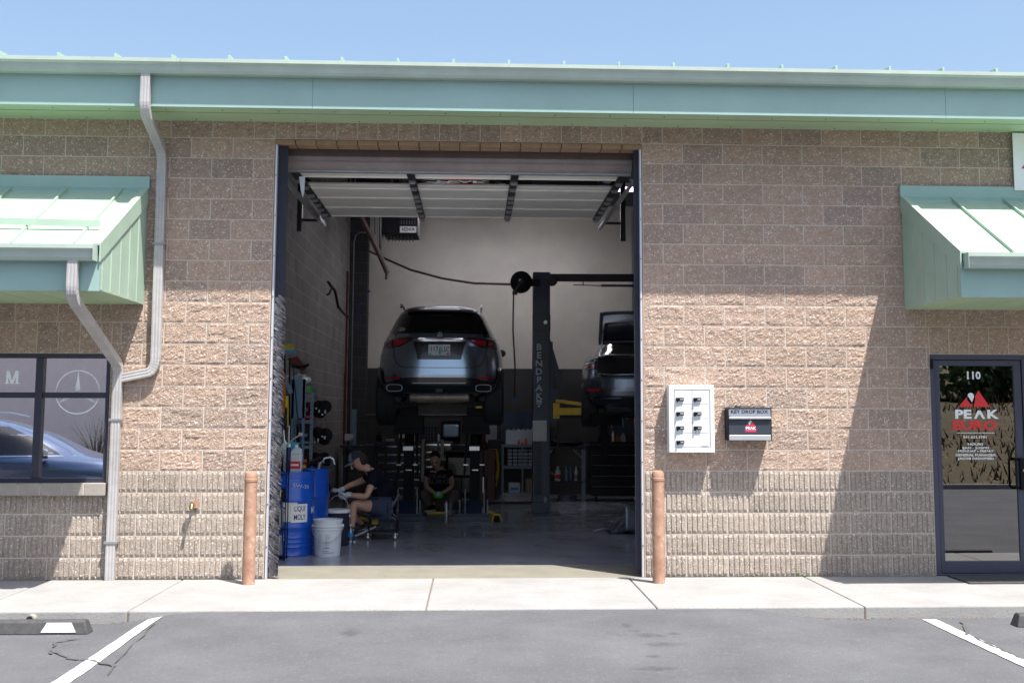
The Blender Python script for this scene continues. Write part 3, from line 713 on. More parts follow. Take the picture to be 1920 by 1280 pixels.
mb=MB(); mb.box((x0+.004,yf-.004,z0+.06),(x1-.012,yf+.001,z1-.104)); part(mb,'front_panel','slate',D,bevel=.002)
mb=MB(); mb.box((x0+.004,yf-.012,z0+.002),(x1-.012,yf+.001,z0+.055)); part(mb,'bottom_band','silver',D,bevel=.01)
mb=MB(); mb.lathe((5.075,yf-.006,z1-.125),[(.011,-.004),(.013,.003)],14,'y'); part(mb,'lock','silver',D)
lettering('KEY DROP BOX',onwall(5.065,yf-.0072,z1-.03),'black',D,.046,1.12,.02)
r_,w_=MB(),MB(); f=lambda u,v:(u,yf-.0052,v); peaks(r_,w_,5.075,z0+.128,.085,f); r_.add([(5.025,yf-.0051,z0+.082),(5.13,yf-.0051,z0+.082),(5.13,yf-.0051,z0+.105),(5.025,yf-.0051,z0+.105)],[(0,1,2,3)]); part(r_,'logo','red',D,fix=False)
lettering('PEAK',onwall(5.077,yf-.0056,z0+.117),'whitedecal',D,.036,1.2,.03,mb=w_); part(w_,'logo_lettering','whitedecal',D,fix=False)
lettering('EURO',onwall(5.077,yf-.0058,z0+.093),'magenta',D,.028,1.3,.03)
# hose bib
H=thing('hose_bib','small brass hose tap with rusty wall plate on the ribbed blocks','tap',(-.26,-.02,.7))
mb=MB(); mb.box((-.295,-.032,.665),(-.225,-.02,.745)); part(mb,'wall_plate','rust',H,bevel=.003)
mb=MB(); mb.tube([(-.262,-.02,.71),(-.262,-.10,.71),(-.262,-.13,.70),(-.262,-.145,.665)],[.012,.013,.014,.014],12); part(mb,'spigot','brass',H,smooth=True)
mb=MB(); mb.lathe((-.275,-.10,.735),[(.005,-.03),(.005,.0),(.026,.004),(.026,.012),(.006,.014)],10); part(mb,'tap_handle','silver',H)
# sign top right
Sg=thing('wall_sign','white sign panel with red logo edge at top right above awning','sign',(8.6,-.06,3.8))
mb=MB(); mb.box((7.853,-.065,3.825),(10.3,-.054,4.42)); part(mb,'panel','whitedecal',Sg,bevel=.004)
mb=MB(); mb.px([(7.93,4.05),(8.4,4.05),(8.165,4.36)],-.069,-.0665); part(mb,'logo','magenta',Sg)
lettering('PEAK EURO',onwall(9.3,-.067,4.15),'red',Sg,.3,1.1,.03)
# door mat
mb=MB(); mb.box((7.02,-.62,.001),(8.2,-.07,.014))
tag(mb.build('door_mat',['rubber'],loc=(7.6,-.3,0)),'grey rubber door mat in front of the glass door','mat')
# weeds
mb=MB()
for cx_ in (5.57,5.7,6.25):
    for i in range(7 if cx_<5.6 else 4):
        a=random.uniform(-.5,.5); h=random.uniform(.02,.10 if cx_<5.6 else .03); x=cx_+random.uniform(-.02,.02)
        mb.add([(x-.003,-.03,0),(x+.003,-.03,0),(x+a*h,-.035-random.random()*.02,h)],[(0,1,2)])
tag(mb.build('weed',['greenweed'],fix=False),'tiny green weeds at the foot of the wall','weeds',kind='stuff')
# ------------------------------------------------------------------ overhead door
OD=thing('overhead_door','white sectional garage door rolled up under the ceiling','garage door',(2.24,.5,4.0))
ax0,ax1=XL+.10,XR-.10
mb=MB()
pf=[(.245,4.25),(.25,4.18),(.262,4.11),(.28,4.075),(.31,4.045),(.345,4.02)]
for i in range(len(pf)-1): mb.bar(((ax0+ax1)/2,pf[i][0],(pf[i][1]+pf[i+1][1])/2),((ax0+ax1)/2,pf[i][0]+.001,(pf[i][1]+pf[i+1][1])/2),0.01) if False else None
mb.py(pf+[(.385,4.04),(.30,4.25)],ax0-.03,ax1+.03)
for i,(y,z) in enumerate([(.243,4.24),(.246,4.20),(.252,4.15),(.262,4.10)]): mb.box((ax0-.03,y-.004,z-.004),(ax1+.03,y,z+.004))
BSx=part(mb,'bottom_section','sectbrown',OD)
mb=MB(); mb.py([(.232,4.262),(.236,4.15),(.243,4.15),(.243,4.262)],ax0-.05,ax1+.05); part(mb,'top_shade_strip','sectshade',BSx)  # added dark strip standing in for the shade along the section's upper edge
mb=MB(); mb.box((ax0-.03,.335,4.005),(ax1+.03,.39,4.025)); part(mb,'bottom_rail','galv',OD)
ZD=4.03
secs=[(.40,.70,'w'),(.705,1.23,'g'),(1.235,1.36,'w'),(1.365,1.95,'w'),(1.955,2.62,'w'),(2.625,3.28,'w')]
cols=[ax0+.0,W(775,350,1.).x,W(962,350,1.).x,ax1]
for a,b,k in secs:
    dz=0.0
    if k=='w':
        mb=MB(); mb.box((ax0,a,ZD),(ax1,b,ZD+.04)); mb.box((ax0,b-.012,ZD-.012),(ax1,b-.001,ZD)); part(mb,'section_panel','sectionw',OD)
    else:
        mb=MB(); mb.box((ax0,a,ZD),(ax1,a+.03,ZD+.04)); mb.box((ax0,b-.03,ZD),(ax1,b,ZD+.04)); 
        fp_=part(mb,'window_section','sectionw',OD)
        mb=MB(); mb.box((ax0,a+.03,ZD+.016),(ax1,b-.03,ZD+.02)); part(mb,'pane','sectglass',fp_)
zt=ZD+.0145
mb=MB(); lettering('PEAK',lambda u,v:(W(865,343,1.).x+u,.975+v*1.0,zt),'whitedecal',OD,.17,1.35,.03)
mb=MB(); xx=W(868,343,1.).x; mb.add([(xx-.16,1.10,zt),(xx+.2,1.10,zt),(xx+.02,1.14,zt)],[(0,1,2)]); mb.add([(xx-.2,.815,zt),(xx+.2,.815,zt),(xx+.2,.885,zt),(xx-.2,.885,zt)],[(0,1,2,3)]); part(mb,'logo','red',OD,fix=False)
for x in cols:
    wv=.045 if x in (cols[0],cols[-1]) else .04
    mb=MB(); xx=x+(wv if x==cols[0] else -wv if x==cols[-1] else 0); mb.box((xx-wv,.40,ZD-.026),(xx+wv,3.28,ZD-.013)); part(mb,'stile','darksteel',OD)
    mb=MB()
    for y in (.78,1.17,1.66,1.95,2.3,2.62,3.0,3.26): mb.box((xx-.035,y-.025,ZD-.045),(xx+.035,y+.025,ZD-.027)); mb.tube([(xx-.03,y,ZD-.05),(xx+.03,y,ZD-.05)],.009,6)
    part(mb,'hinge','galv',OD)
for x,s in ((ax0-.045,1),(ax1+.045,-1)):
    mb=MB(); mb.bar((x,.33,3.93),(x,3.75,3.985),.012,.05); mb.bar((x,.33,3.96),(x+s*.03,.33,3.96),.02); mb.tube([(x+s*.02,.35,3.93),(x+s*.02,.5,3.88),(x,.9,3.90),(x,3.6,3.93)],.01,6); part(mb,'track','galv',OD)
    mb=MB(); xw=x-s*.22
    y=2.95; mb.box((xw-.03,y,3.78 if s>0 else 3.70),(xw+.03,y+.05,4.9)); mb.bar((xw,y+.02,3.92),(x,y+.02,3.92),.03)
    part(mb,'track_hanger','darksteel',OD)
mb=MB(); mb.px([(.60,3.96),(.66,3.96),(.655,3.80),(.64,3.74),(.62,3.82)],.36,.366); part(mb,'pull_strap','bucket',OD)
# vertical seals
mb=MB(); mb.box((XL+.03,.052,.02),(XL+.125,.068,ZT-.06))
SL=tag(mb.build('door_seal',['seal'],loc=(XL,.06,0)),'dark door seal with frayed grey bristles on left jamb','door seal','x') ; SL['group']='door jamb seals'; ORG[SL.name]=Vector((XL,.06,0))
mb=MB()
for i in range(1300):
    z=random.uniform(.02,2.72); u=random.random(); x=XL+.032+u*.05; l=random.uniform(.04,.10); dz=-l*random.uniform(.35,1.1); y=.05-random.uniform(0,.02)
    tx_=min(x+l*random.uniform(.5,1.),XL+.15)
    hw=random.uniform(.002,.006)
    mb.add([(x,y,z-hw),(x,y,z+hw),(tx_,y-.012-random.uniform(0,.02),z+dz+.002),(tx_,y-.012,z+dz-.002)],[(0,1,2,3)])
part(mb,'bristles','bristle',SL,fix=False)
mb=MB(); mb.box((XR-.085,.052,.02),(XR-.03,.068,ZT-.06))
s2=tag(mb.build('door_seal',['seal'],loc=(XR,.06,0)),'smooth dark door seal on the right jamb','door seal','door jamb seals')
# ------------------------------------------------------------------ cars: stacked plan outlines; every panel is cut from the same surface
class Car:
    def __init__(s,X,Y,Z,levels,flip=False,rz=0): s.X,s.Y,s.Z,s.L=X,Y,Z,levels
    def lev(s,z):
        L=s.L
        if z<=L[0][0]: return L[0][1:]
        for a,b in zip(L[:-1],L[1:]):
            if z<=b[0]:
                t=(z-a[0])/max(1e-6,b[0]-a[0]); return tuple(p+(q-p)*t for p,q in zip(a[1:],b[1:]))
        return L[-1][1:]
    def tail(s,x,z,off=0.):     # y of the rear surface
        w,yr,yf,n=s.lev(z); w=w+off; x=max(-w*.9999,min(w*.9999,x)); l=(yf-yr)/2+off
        return (yr+yf)/2-l*(1-abs(x/w)**n)**(1/n)
    def side(s,y,z,off=0.):
        w,yr,yf,n=s.lev(z); l=(yf-yr)/2; q=max(-.9999,min(.9999,(y-(yr+yf)/2)/l)); return (w)*(1-abs(q)**n)**(1/n)+off
    def body(s,N=72,sub=3):
        zs=[]
        for a,b in zip(s.L[:-1],s.L[1:]):
            for k in range(sub): zs.append(a[0]+(b[0]-a[0])*k/sub)
        zs.append(s.L[-1][0]); mb=MB(); vs=[]
        for z in zs:
            w,yr,yf,n=s.lev(z); l=(yf-yr)/2; c=(yr+yf)/2
            for k in range(N):
                a=2*PI*k/N; ca,sa=math.cos(a),math.sin(a)
                vs.append((s.X+w*math.copysign(abs(ca)**(2/n),ca),s.Y+c+l*math.copysign(abs(sa)**(2/n),sa),s.Z+z))
        fs=[(i*N+k,i*N+(k+1)%N,(i+1)*N+(k+1)%N,(i+1)*N+k) for i in range(len(zs)-1) for k in range(N)]
        fs+=[tuple(range(N))[::-1],tuple(range(len(vs)-N,len(vs)))]
        return mb.add(vs,fs)
    def rear(s,mb,rows,off=.004,nx=16,sub=3):   # rows: (z,x0,x1)
        R=[]
        for (z0,a0,b0),(z1,a1,b1) in zip(rows[:-1],rows[1:]):
            for k in range(sub): t=k/sub; R.append((z0+(z1-z0)*t,a0+(a1-a0)*t,b0+(b1-b0)*t))
        R.append(rows[-1]); vs=[]
        for z,a,b in R:
            for i in range(nx+1): x=a+(b-a)*i/nx; vs.append((s.X+x,s.Y+s.tail(x,z,off),s.Z+z))
        n=nx+1; fs=[(j*n+i,j*n+i+1,(j+1)*n+i+1,(j+1)*n+i) for j in range(len(R)-1) for i in range(nx)]
        return mb.add(vs,fs)
    def sidep(s,mb,rows,off=.004,ny=14,sub=3,sides=(-1,1)):   # rows: (z,y0,y1)
        R=[]
        for (z0,a0,b0),(z1,a1,b1) in zip(rows[:-1],rows[1:]):
            for k in range(sub): t=k/sub; R.append((z0+(z1-z0)*t,a0+(a1-a0)*t,b0+(b1-b0)*t))
        R.append(rows[-1]); n=ny+1
        for sg in sides:
            vs=[(s.X+sg*s.side(a+(b-a)*i/ny,z,off),s.Y+a+(b-a)*i/ny,s.Z+z) for z,a,b in R for i in range(n)]
            mb.add(vs,[(j*n+i,j*n+i+1,(j+1)*n+i+1,(j+1)*n+i) for j in range(len(R)-1) for i in range(ny)])
        return mb
    def tailpt(s,x,z,off=.006): return (s.X+x,s.Y+s.tail(x,z,off),s.Z+z)
def wheel(parent,x,y,z,r,w,m_rim='rimm'):
    mb=MB(); rr=r
    mb.lathe((x,y,z),[(r*.62,-w/2),(r*.93,-w/2),(r,-w/2+.03),(r,w/2-.03),(r*.93,w/2),(r*.62,w/2)],36,'x')
    for k in (-.09,-.045,0,.045,.09): mb.lathe((x,y,z),[(r+.001,k-.018),(r+.006,k-.016),(r+.006,k+.016),(r+.001,k+.018)],36,'x')
    W_=part(mb,'wheel','tyre',parent,smooth=True)
    mb=MB(); s=1 if x>parent_origin(parent).x else -1
    mb.lathe((x,y,z),[(r*.2,-w*.5-.004),(r*.62,-w*.5-.002),(r*.63,w*.5+.002),(r*.2,w*.5+.004)],24,'x'); part(mb,'rim',m_rim,W_,smooth=True)
    return W_
# ---- grey SUV on the stands
SX,SYY,SZ=1.90,5.45,1.40
suvL=[(.40,.70,.30,4.6,4),(.46,.83,.10,4.75,4.5),(.56,.90,.02,4.86,4.5),(.70,.93,.0,4.9,4.2),(.85,.945,.015,4.9,4),(1.0,.94,.03,4.86,3.8),(1.12,.915,.045,4.6,3.6),(1.22,.88,.075,4.0,3.5),(1.30,.82,.13,3.75,3.5),(1.38,.785,.20,3.55,3.5),(1.55,.70,.36,3.1,3.4),(1.66,.63,.44,2.8,3.3),(1.715,.56,.52,2.65,3.2),(1.745,.45,.65,2.4,3),(1.755,.25,.9,2.0,2.6)]
suv=Car(SX,SYY,SZ,suvL)
V=thing('suv','dark grey suv raised on lift stands with rear plate 117 LSC','car',(SX,SYY+2.4,SZ))
bd=part(suv.body(96,4),'body','suvpaint',V,smooth=60)
mb=MB(); suv.rear(mb,[(1.315,-.69,.69),(1.36,-.69,.69),(1.55,-.60,.60),(1.62,-.55,.55),(1.645,-.5,.5)],.006,24,6); part(mb,'rear_window','carglass',V,smooth=True)
mb=MB(); suv.sidep(mb,[(1.27,.35,3.5),(1.45,.50,3.2),(1.62,.62,2.8)],.005,20,5); part(mb,'side_window','carglass',V,smooth=True)
mb=MB(); suv.rear(mb,[(1.648,-.54,.54),(1.70,-.50,.50)],.05,20,3); suv.rear(mb,[(1.70,-.50,.50),(1.735,-.46,.46)],.02,20,3); sp_=part(mb,'spoiler','suvdark',V,smooth=True,solid=.006)
mb=MB(); suv.rear(mb,[(1.672,-.17,.17),(1.694,-.16,.16)],.055,10,1); part(mb,'brake_light','redglow',sp_)
mb=MB(); a=suv.tailpt(0,1.335,.02); mb.bar(a,suv.tailpt(.42,1.345,.02),.014,.02); mb.lathe(a,[(.03,-.02),(.02,.01)],10,'y'); part(mb,'wiper','black',V)
# tail lights
for s in (-1,1):
    def R(rows,off): 
        q=[(z,min(s*a,s*b),max(s*a,s*b)) for z,a,b in rows]; m_=MB(); suv.rear(m_,q,off,10,3); return m_
    lt=part(R([(1.118,.60,.665),(1.15,.52,.67),(1.2,.42,.675),(1.245,.38,.68)],.010),'tail_light','suvdark',V,smooth=True)
    part(R([(1.135,.585,.65),(1.165,.52,.655),(1.20,.47,.66),(1.215,.45,.66)],.016),'lens','redglow',lt,smooth=True)
    lt=part(R([(1.118,.69,.84),(1.16,.69,.835),(1.24,.695,.80)],.010),'tail_light','suvdark',V,smooth=True)
    part(R([(1.15,.70,.79),(1.2,.705,.77)],.016),'lens','redglow',lt,smooth=True)
    part(R([(1.112,.69,.85),(1.122,.69,.85)],.017),'light_trim','chrome',V,smooth=True)
    part(R([(.655,.56,.78),(.672,.55,.80),(.683,.58,.78)],.012),'reflector','redglow',V,smooth=True)
mb=MB(); suv.rear(mb,[(1.198,-.36,.36),(1.215,-.37,.37),(1.228,-.36,.36)],.03,20,2); suv.rear(mb,[(1.19,-.36,.36),(1.198,-.36,.36)],.02,20,1); part(mb,'chrome_trim','chrome',V,smooth=True,solid=.004)
# plate recess edges, tailgate gap, bumper layers
mb=MB(); suv.rear(mb,[(.93,-.31,.31),(1.05,-.335,.335),(1.185,-.375,.375)],.003,20,3); part(mb,'plate_recess','suvdark',V,smooth=True)
def seam(mb,pts,off=.0045,wd=.007):
    Q=[]
    for (a,b),(c,d) in zip(pts[:-1],pts[1:]):
        for k in range(6): Q.append((a+(c-a)*k/6,b+(d-b)*k/6))
    Q.append(pts[-1]); mb.tube([suv.tailpt(x,z,off) for x,z in Q],wd/2,5)
mb=MB(); half=[(.64,1.25),(.665,1.1),(.655,.97),(.61,.87),(.55,.83),(.45,.815),(0,.812)]
seam(mb,half+[(-x,z) for x,z in half[::-1][1:]]); part(mb,'tailgate_gap','blackmatte',V)
mb=MB(); suv.rear(mb,[(.60,-.80,.80),(.64,-.60,.60),(.665,-.50,.50),(.672,-.40,.40),(.672,-.38,.38)],.008,28,3); suv.rear(mb,[(.455,-.80,.80),(.52,-.86,.86),(.60,-.86,.86)],.008,28,3); part(mb,'lower_bumper','suvdark',V,smooth=True)
mb=MB(); suv.rear(mb,[(.588,-.38,.38),(.600,-.38,.38)],.02,20,1); part(mb,'bumper_trim','brushed',V)
for s in (-1,1):
    mb=MB(); c=Vector((SX+s*.63,SYY+.03,SZ+.525))
    def ell(a,b,y): return [(c.x+a*math.copysign(abs(math.cos(t))**.6,math.cos(t)),y,c.z+b*math.copysign(abs(math.sin(t))**.6,math.sin(t))) for t in [2*PI*k/24 for k in range(24)]]
    o=ell(.112,.050,c.y-.03); i=ell(.106,.045,c.y-.03); j=ell(.10,.040,c.y+.1); o2=ell(.112,.050,c.y+.06)
    fs=[(k,(k+1)%24,24+(k+1)%24,24+k) for k in range(24)]+[(24+k,24+(k+1)%24,48+(k+1)%24,48+k) for k in range(24)]+[(k,(k+1)%24,72+(k+1)%24,72+k) for k in range(24)]+[tuple(range(48,72))]
    mb.add(o+i+j+o2,fs); part(mb,'exhaust_tip','brushed',V,smooth=True)
    mb=MB(); mb.add([(p[0],c.y+.02,p[2]) for p in i],[tuple(range(24))]); part(mb,'exhaust_mouth','blackmatte',V)
mb=MB(); q=suv.tailpt(0,.50,.02); mb.box((q[0]-.05,q[1],q[2]-.04),(q[0]+.05,q[1]+.04,q[2]+.05)); part(mb,'tow_cover','slate',V,bevel=.004)
mb=MB(); mb.lathe((SX,SYY+.35,SZ+.40),[(.03,-.44),(.07,-.42),(.085,-.3),(.085,.3),(.07,.42),(.03,.44)],16,'x')
for k in (-.3,-.2,-.1,0,.1,.2,.3): mb.lathe((SX,SYY+.35,SZ+.40),[(.092,k-.008),(.092,k+.008)],16,'x')
part(mb,'muffler','muffler',V,smooth=True)
mb=MB()
for s in (-1,1):
    mb.bar((SX+s*.15,SYY+.75,SZ+.33),(SX+s*.68,SYY+.85,SZ+.26),.05,.06); mb.bar((SX+s*.3,SYY+.6,SZ+.36),(SX+s*.68,SYY+.7,SZ+.30),.04); mb.tube([(SX+s*.55,SYY+.9,SZ+.3),(SX+s*.5,SYY+.95,SZ+.7)],.04,8)
mb.box((SX-.75,SYY+.9,SZ+.34),(SX+.75,SYY+4.2,SZ+.5)); mb.box((SX-.25,SYY+.75,SZ+.30),(SX+.25,SYY+1.,SZ+.36)); part(mb,'underbody','darksteel',V)
for y in (.95,3.95):
    for s in (-1,1): wheel(V,SX+s*.79,SYY+y,SZ+.375,.375,.29)
for s in (-1,1):
    mb=MB(); suv.sidep(mb,[(.42,.45,1.5),(.6,.42,1.45),(.78,.55,1.35),(.84,.75,1.15)],.02,16,3,sides=(s,)); part(mb,'arch_trim','suvdark',V,smooth=True,solid=.02)
    mb=MB(); mb.tube([(SX+s*.60,SYY+.85,SZ+1.74),(SX+s*.60,SYY+.95,SZ+1.785),(SX+s*.60,SYY+2.6,SZ+1.785),(SX+s*.60,SYY+2.7,SZ+1.73)],.016,8); part(mb,'roof_rail','black' if s<0 else 'silver',V)
    mb=MB(); mb.ball((SX+s*.95,SYY+3.2,SZ+1.17),(.08,.05,.065)); mb.bar((SX+s*.80,SYY+3.25,SZ+1.13),(SX+s*.97,SYY+3.22,SZ+1.13),.04); part(mb,'wing_mirror','suvdark',V,smooth=True)
pl=MB(); q=suv.tailpt(0,1.065,.012); pl.box((q[0]-.155,q[1]-.008,q[2]-.077),(q[0]+.155,q[1],q[2]+.077)); PL=part(pl,'number_plate','platebg',V,bevel=.002)
py=q[1]-.0095
mb=MB(); mb.add([(q[0]-.01,py,q[2]-.06),(q[0]+.025,py,q[2]-.06),(q[0]+.02,py,q[2]-.0),(q[0]+.012,py,q[2]+.055),(q[0]+.0,py,q[2]+.03),(q[0]-.012,py,q[2]-.02)],[(0,1,2,3,4,5)]); part(mb,'plate_tree','teal',PL,fix=False); mb=MB(); mb.add([(q[0]-.15,py,q[2]-.07),(q[0]-.11,py,q[2]-.07),(q[0]-.125,py,q[2]-.035)],[(0,1,2)]); part(mb,'plate_hill','teal',PL,fix=False)
mb=MB(); mb.add([(q[0]+.10,py,q[2]-.068),(q[0]+.145,py,q[2]-.068),(q[0]+.145,py,q[2]-.04),(q[0]+.10,py,q[2]-.045)],[(0,1,2,3)]); part(mb,'plate_sticker','magenta',PL,fix=False)
lettering('117',lambda u,v:(q[0]-.075+u,py-.0006,q[2]+.005+v),'navy',PL,.098,.8,.012); lettering('LSC',lambda u,v:(q[0]+.085+u,py-.0006,q[2]+.005+v),'navy',PL,.098,.72,.012)
lettering('OREGON',lambda u,v:(q[0]+u,py-.0006,q[2]+.064+v),'navy',PL,.02,1.2,.0)
e=suv.tailpt(0,1.285,.02); mb=MB(); 
vs=[(e[0]+r*math.cos(2*PI*k/28),e[1],e[2]+r*math.sin(2*PI*k/28)) for k in range(28) for r in (.036,.031)]
mb.add(vs,[(2*k,2*k+1,(2*k+3)%56,(2*k+2)%56) for k in range(28)])
for k in range(3): a=PI/2+k*2*PI/3; mb.bar((e[0],e[1],e[2]),(e[0]+.032*math.cos(a),e[1],e[2]+.032*math.sin(a)),.005)
part(mb,'emblem','brushed',V,solid=.004)
def ontail(cx,cz,off=.008): return lambda u,v:suv.tailpt(cx+u,cz+v,off)
lettering('GLE 350',ontail(-.50,1.275,.012),'chrome',V,.035,1.25,.0,name='badge'); lettering('4MATIC',ontail(.53,1.275,.012),'chrome',V,.03,1.3,.0,name='badge')
mb=MB(); vs=[suv.tailpt(-.56+.055*math.cos(2*PI*k/20),1.378+.026*math.sin(2*PI*k/20),.010) for k in range(20)]; mb.add(vs,[tuple(range(20))]); ST=part(mb,'window_sticker','whitedecal',V,fix=False)
lettering('BND',ontail(-.56,1.378,.0125),'black',ST,.038,1.2,.02)
# ---- sedan with the boot open, on the two post lift
DX,DY,DZ=4.86,5.75,1.37
sedL=[(.27,.70,.25,4.5,4),(.33,.82,.10,4.6,4.5),(.42,.88,.03,4.68,4.3),(.55,.915,.0,4.72,4),(.72,.92,.01,4.72,3.9),(.80,.915,.05,4.70,3.8),(.92,.895,.06,4.5,3.7),(1.02,.86,.09,3.9,3.6),(1.08,.82,.55,3.55,3.5),(1.2,.73,.85,3.2,3.4),(1.35,.62,1.2,2.8,3.2),(1.42,.5,1.45,2.6,3),(1.435,.3,1.6,2.4,2.6)]
sed=Car(DX,DY,DZ,sedL)
V2=thing('sedan','dark grey sedan with its boot lid open, half hidden by the right jamb','car',(DX,DY+2.3,DZ))
part(sed.body(96,4),'body','sedpaint',V2,smooth=60)
mb=MB(); sed.rear(mb,[(.79,-.60,.60),(.82,-.66,.66),(.93,-.665,.665),(1.01,-.63,.63)],.006,20,4); part(mb,'boot_opening','blackmatte',V2,smooth=True)
mb=MB(); sed.rear(mb,[(.755,-.64,.64),(.785,-.62,.62)],.02,20,2); part(mb,'boot_sill','sedpaint',V2,smooth=True,solid=.012)
mb=MB(); mb.box((DX-.66,DY+.12,DZ+1.022),(DX+.66,DY+.62,DZ+1.034)); mb.box((DX-.55,DY+.16,DZ+.99),(DX-.2,DY+.5,DZ+1.05)); part(mb,'boot_rim','blackmatte',V2)
mb=MB(); sed.rear(mb,[(1.10,-.62,.62),(1.2,-.58,.58),(1.33,-.50,.50)],.006,20,4); part(mb,'rear_window','carglass',V2,smooth=True)
mb=MB(); sed.sidep(mb,[(1.06,.75,3.4),(1.2,1.1,3.1),(1.35,1.5,2.7)],.005,20,5); part(mb,'side_window','carglass',V2,smooth=True)
for s in (-1,1):
    def R(rows,off):
        q=[(z,min(s*a,s*b),max(s*a,s*b)) for z,a,b in rows]; m_=MB(); sed.rear(m_,q,off,10,3); return m_
    lt=part(R([(.86,.70,.89),(.90,.69,.885),(.985,.685,.84)],.010),'tail_light','suvdark',V2,smooth=True)
    part(R([(.875,.71,.875),(.905,.70,.87)],.016),'lens','redglow',lt,smooth=True); part(R([(.945,.71,.84),(.965,.71,.83)],.016),'light_trim','silver',lt,smooth=True)
    part(R([(.525,.66,.86),(.55,.62,.87),(.562,.60,.85)],.012),'reflector','redglow',V2,smooth=True)
    part(R([(.41,.35,.75),(.425,.32,.78)],.02),'bumper_trim','chrome',V2,smooth=True)
    mb=MB(); mb.tube([(DX+s*.60,DY+.25,DZ+1.0),(DX+s*.60,DY+.36,DZ+1.2),(DX+s*.58,DY+.45,DZ+1.42)],.010,8); part(mb,'gas_strut','galv',V2)
mb=MB(); sed.rear(mb,[(.30,-.80,.80),(.36,-.85,.85),(.405,-.86,.86)],.008,24,3); sed.rear(mb,[(.405,-.74,.74),(.455,-.72,.72)],.006,24,2); part(mb,'lower_bumper','suvdark',V2,smooth=True)
# open lid: a curved shell standing up from its hinges
mb=MB()
def lidf(u,v):
    x=(u-.5)*1.30*(1-.04*v); y=DY+.62-.14*math.sin(v*PI*.5)-.05*(1-abs(2*u-1)**3)*v; z=DZ+1.25+.47*v-.02*abs(2*u-1)**4
    return (DX+x,y,z)
mb.grid(lidf,20,8); BL=part(mb,'boot_lid','sedpaint',V2,smooth=True,solid=.03)
mb=MB(); mb.grid(lambda u,v:tuple(Vector(lidf(.06+.88*u,.10+.55*v))+Vector((0,-.035,0))),16,6); part(mb,'lid_lining','suvdark',BL,smooth=True,solid=.01)
mb=MB(); P=[lidf(0.02,k/10) for k in range(1,10)]; mb.tube([(a,b-.03,c) for a,b,c in P],.015,6); P=[lidf(k/16,.98) for k in range(0,17)]; mb.tube([(a,b-.02,c) for a,b,c in P],.02,6); P=[lidf(k/16,.06) for k in range(1,16)]; mb.tube([(a,b-.03,c) for a,b,c in P],.018,6)
P=[lidf(.35+.35*k/10,.62-.12*math.sin(k/10*PI)) for k in range(11)]; mb.tube([(a,b-.05,c) for a,b,c in P],.012,6); part(mb,'lid_trim','dashplast',BL)
for y in (.95,3.85):
    for s in (-1,1): wheel(V2,DX+s*.79,DY+y,DZ+.33,.33,.24)
mb=MB(); mb.box((DX-.7,DY+.9,DZ+.2),(DX+.7,DY+4.,DZ+.36)); mb.bar((DX-.65,DY+1,DZ+.2),(DX+.65,DY+1,DZ+.2),.07); mb.tube([(DX-.35,DY+.3,DZ+.25),(DX-.4,DY+.9,DZ+.18),(DX-.1,DY+1.6,DZ+.17)],.04,8); mb.lathe((DX-.35,DY+.3,DZ+.27),[(.07,-.22),(.09,-.18),(.09,.18),(.07,.22)],12,'x'); part(mb,'underbody','darksteel',V2)
V2.rotation_euler.z=-.096; V2.location.x+=.22
# ---- blue crossover parked outside the frame, seen mirrored in the office window
PXX,PYY,PZ=0,0,0
crL=[(.25,.74,.15,4.35,4),(.4,.86,.02,4.45,4.3),(.6,.9,.0,4.5,4),(.85,.9,.03,4.42,3.8),(.98,.87,.06,4.15,3.6),(1.06,.84,.10,3.6,3.5),(1.12,.81,.14,3.4,3.5),(1.35,.70,.3,2.95,3.4),(1.5,.60,.45,2.5,3.2),(1.56,.5,.6,2.25,3),(1.58,.3,.8,1.9,2.6)]
cr=Car(0,0,0,crL)
V3=thing('parked_car','dark blue crossover parked close to the office window','car',(-6.7,-6.3,-.1)); V3.rotation_euler.z=-PI/2+.0; ORG[V3.name]=Vector((0,0,0))
part(cr.body(80,3),'body','bluepaint',V3,smooth=60)
mb=MB(); cr.sidep(mb,[(1.08,.35,3.42),(1.3,.55,3.0),(1.47,.8,2.55)],.005,20,5); part(mb,'side_window','carglass',V3,smooth=True)
mb=MB()
for y in (1.35,2.35): cr.sidep(mb,[(1.07,y-.03,y+.03),(1.48,y-.03,y+.03)],.009,3,5)
part(mb,'window_pillar','black',V3)
mb=MB(); cr.rear(mb,[(1.12,-.6,.6),(1.45,-.5,.5)],.006,12,4); part(mb,'rear_window','carglass',V3,smooth=True)
mb=MB(); cr.sidep(mb,[(.30,.4,4.1),(.36,.4,4.1)],.01,16,1); cr.sidep(mb,[(1.055,.3,3.5),(1.07,.33,3.46)],.008,16,1); part(mb,'side_trim','chrome',V3)
for s in (-1,1):
    mb=MB(); mb.tube([(s*.58,.6,1.58),(s*.58,.75,1.64),(s*.58,2.1,1.66),(s*.58,2.4,1.60)],.015,6); part(mb,'roof_rail','silver',V3)
    mb=MB(); mb.ball((s*.98,3.1,1.08),(.09,.06,.07)); mb.bar((s*.82,3.15,1.05),(s*.95,3.12,1.05),.04); part(mb,'wing_mirror','black',V3)
for y in (.85,3.6):
    for s in (-1,1): wheel(V3,s*.78,y,.34,.34,.24)
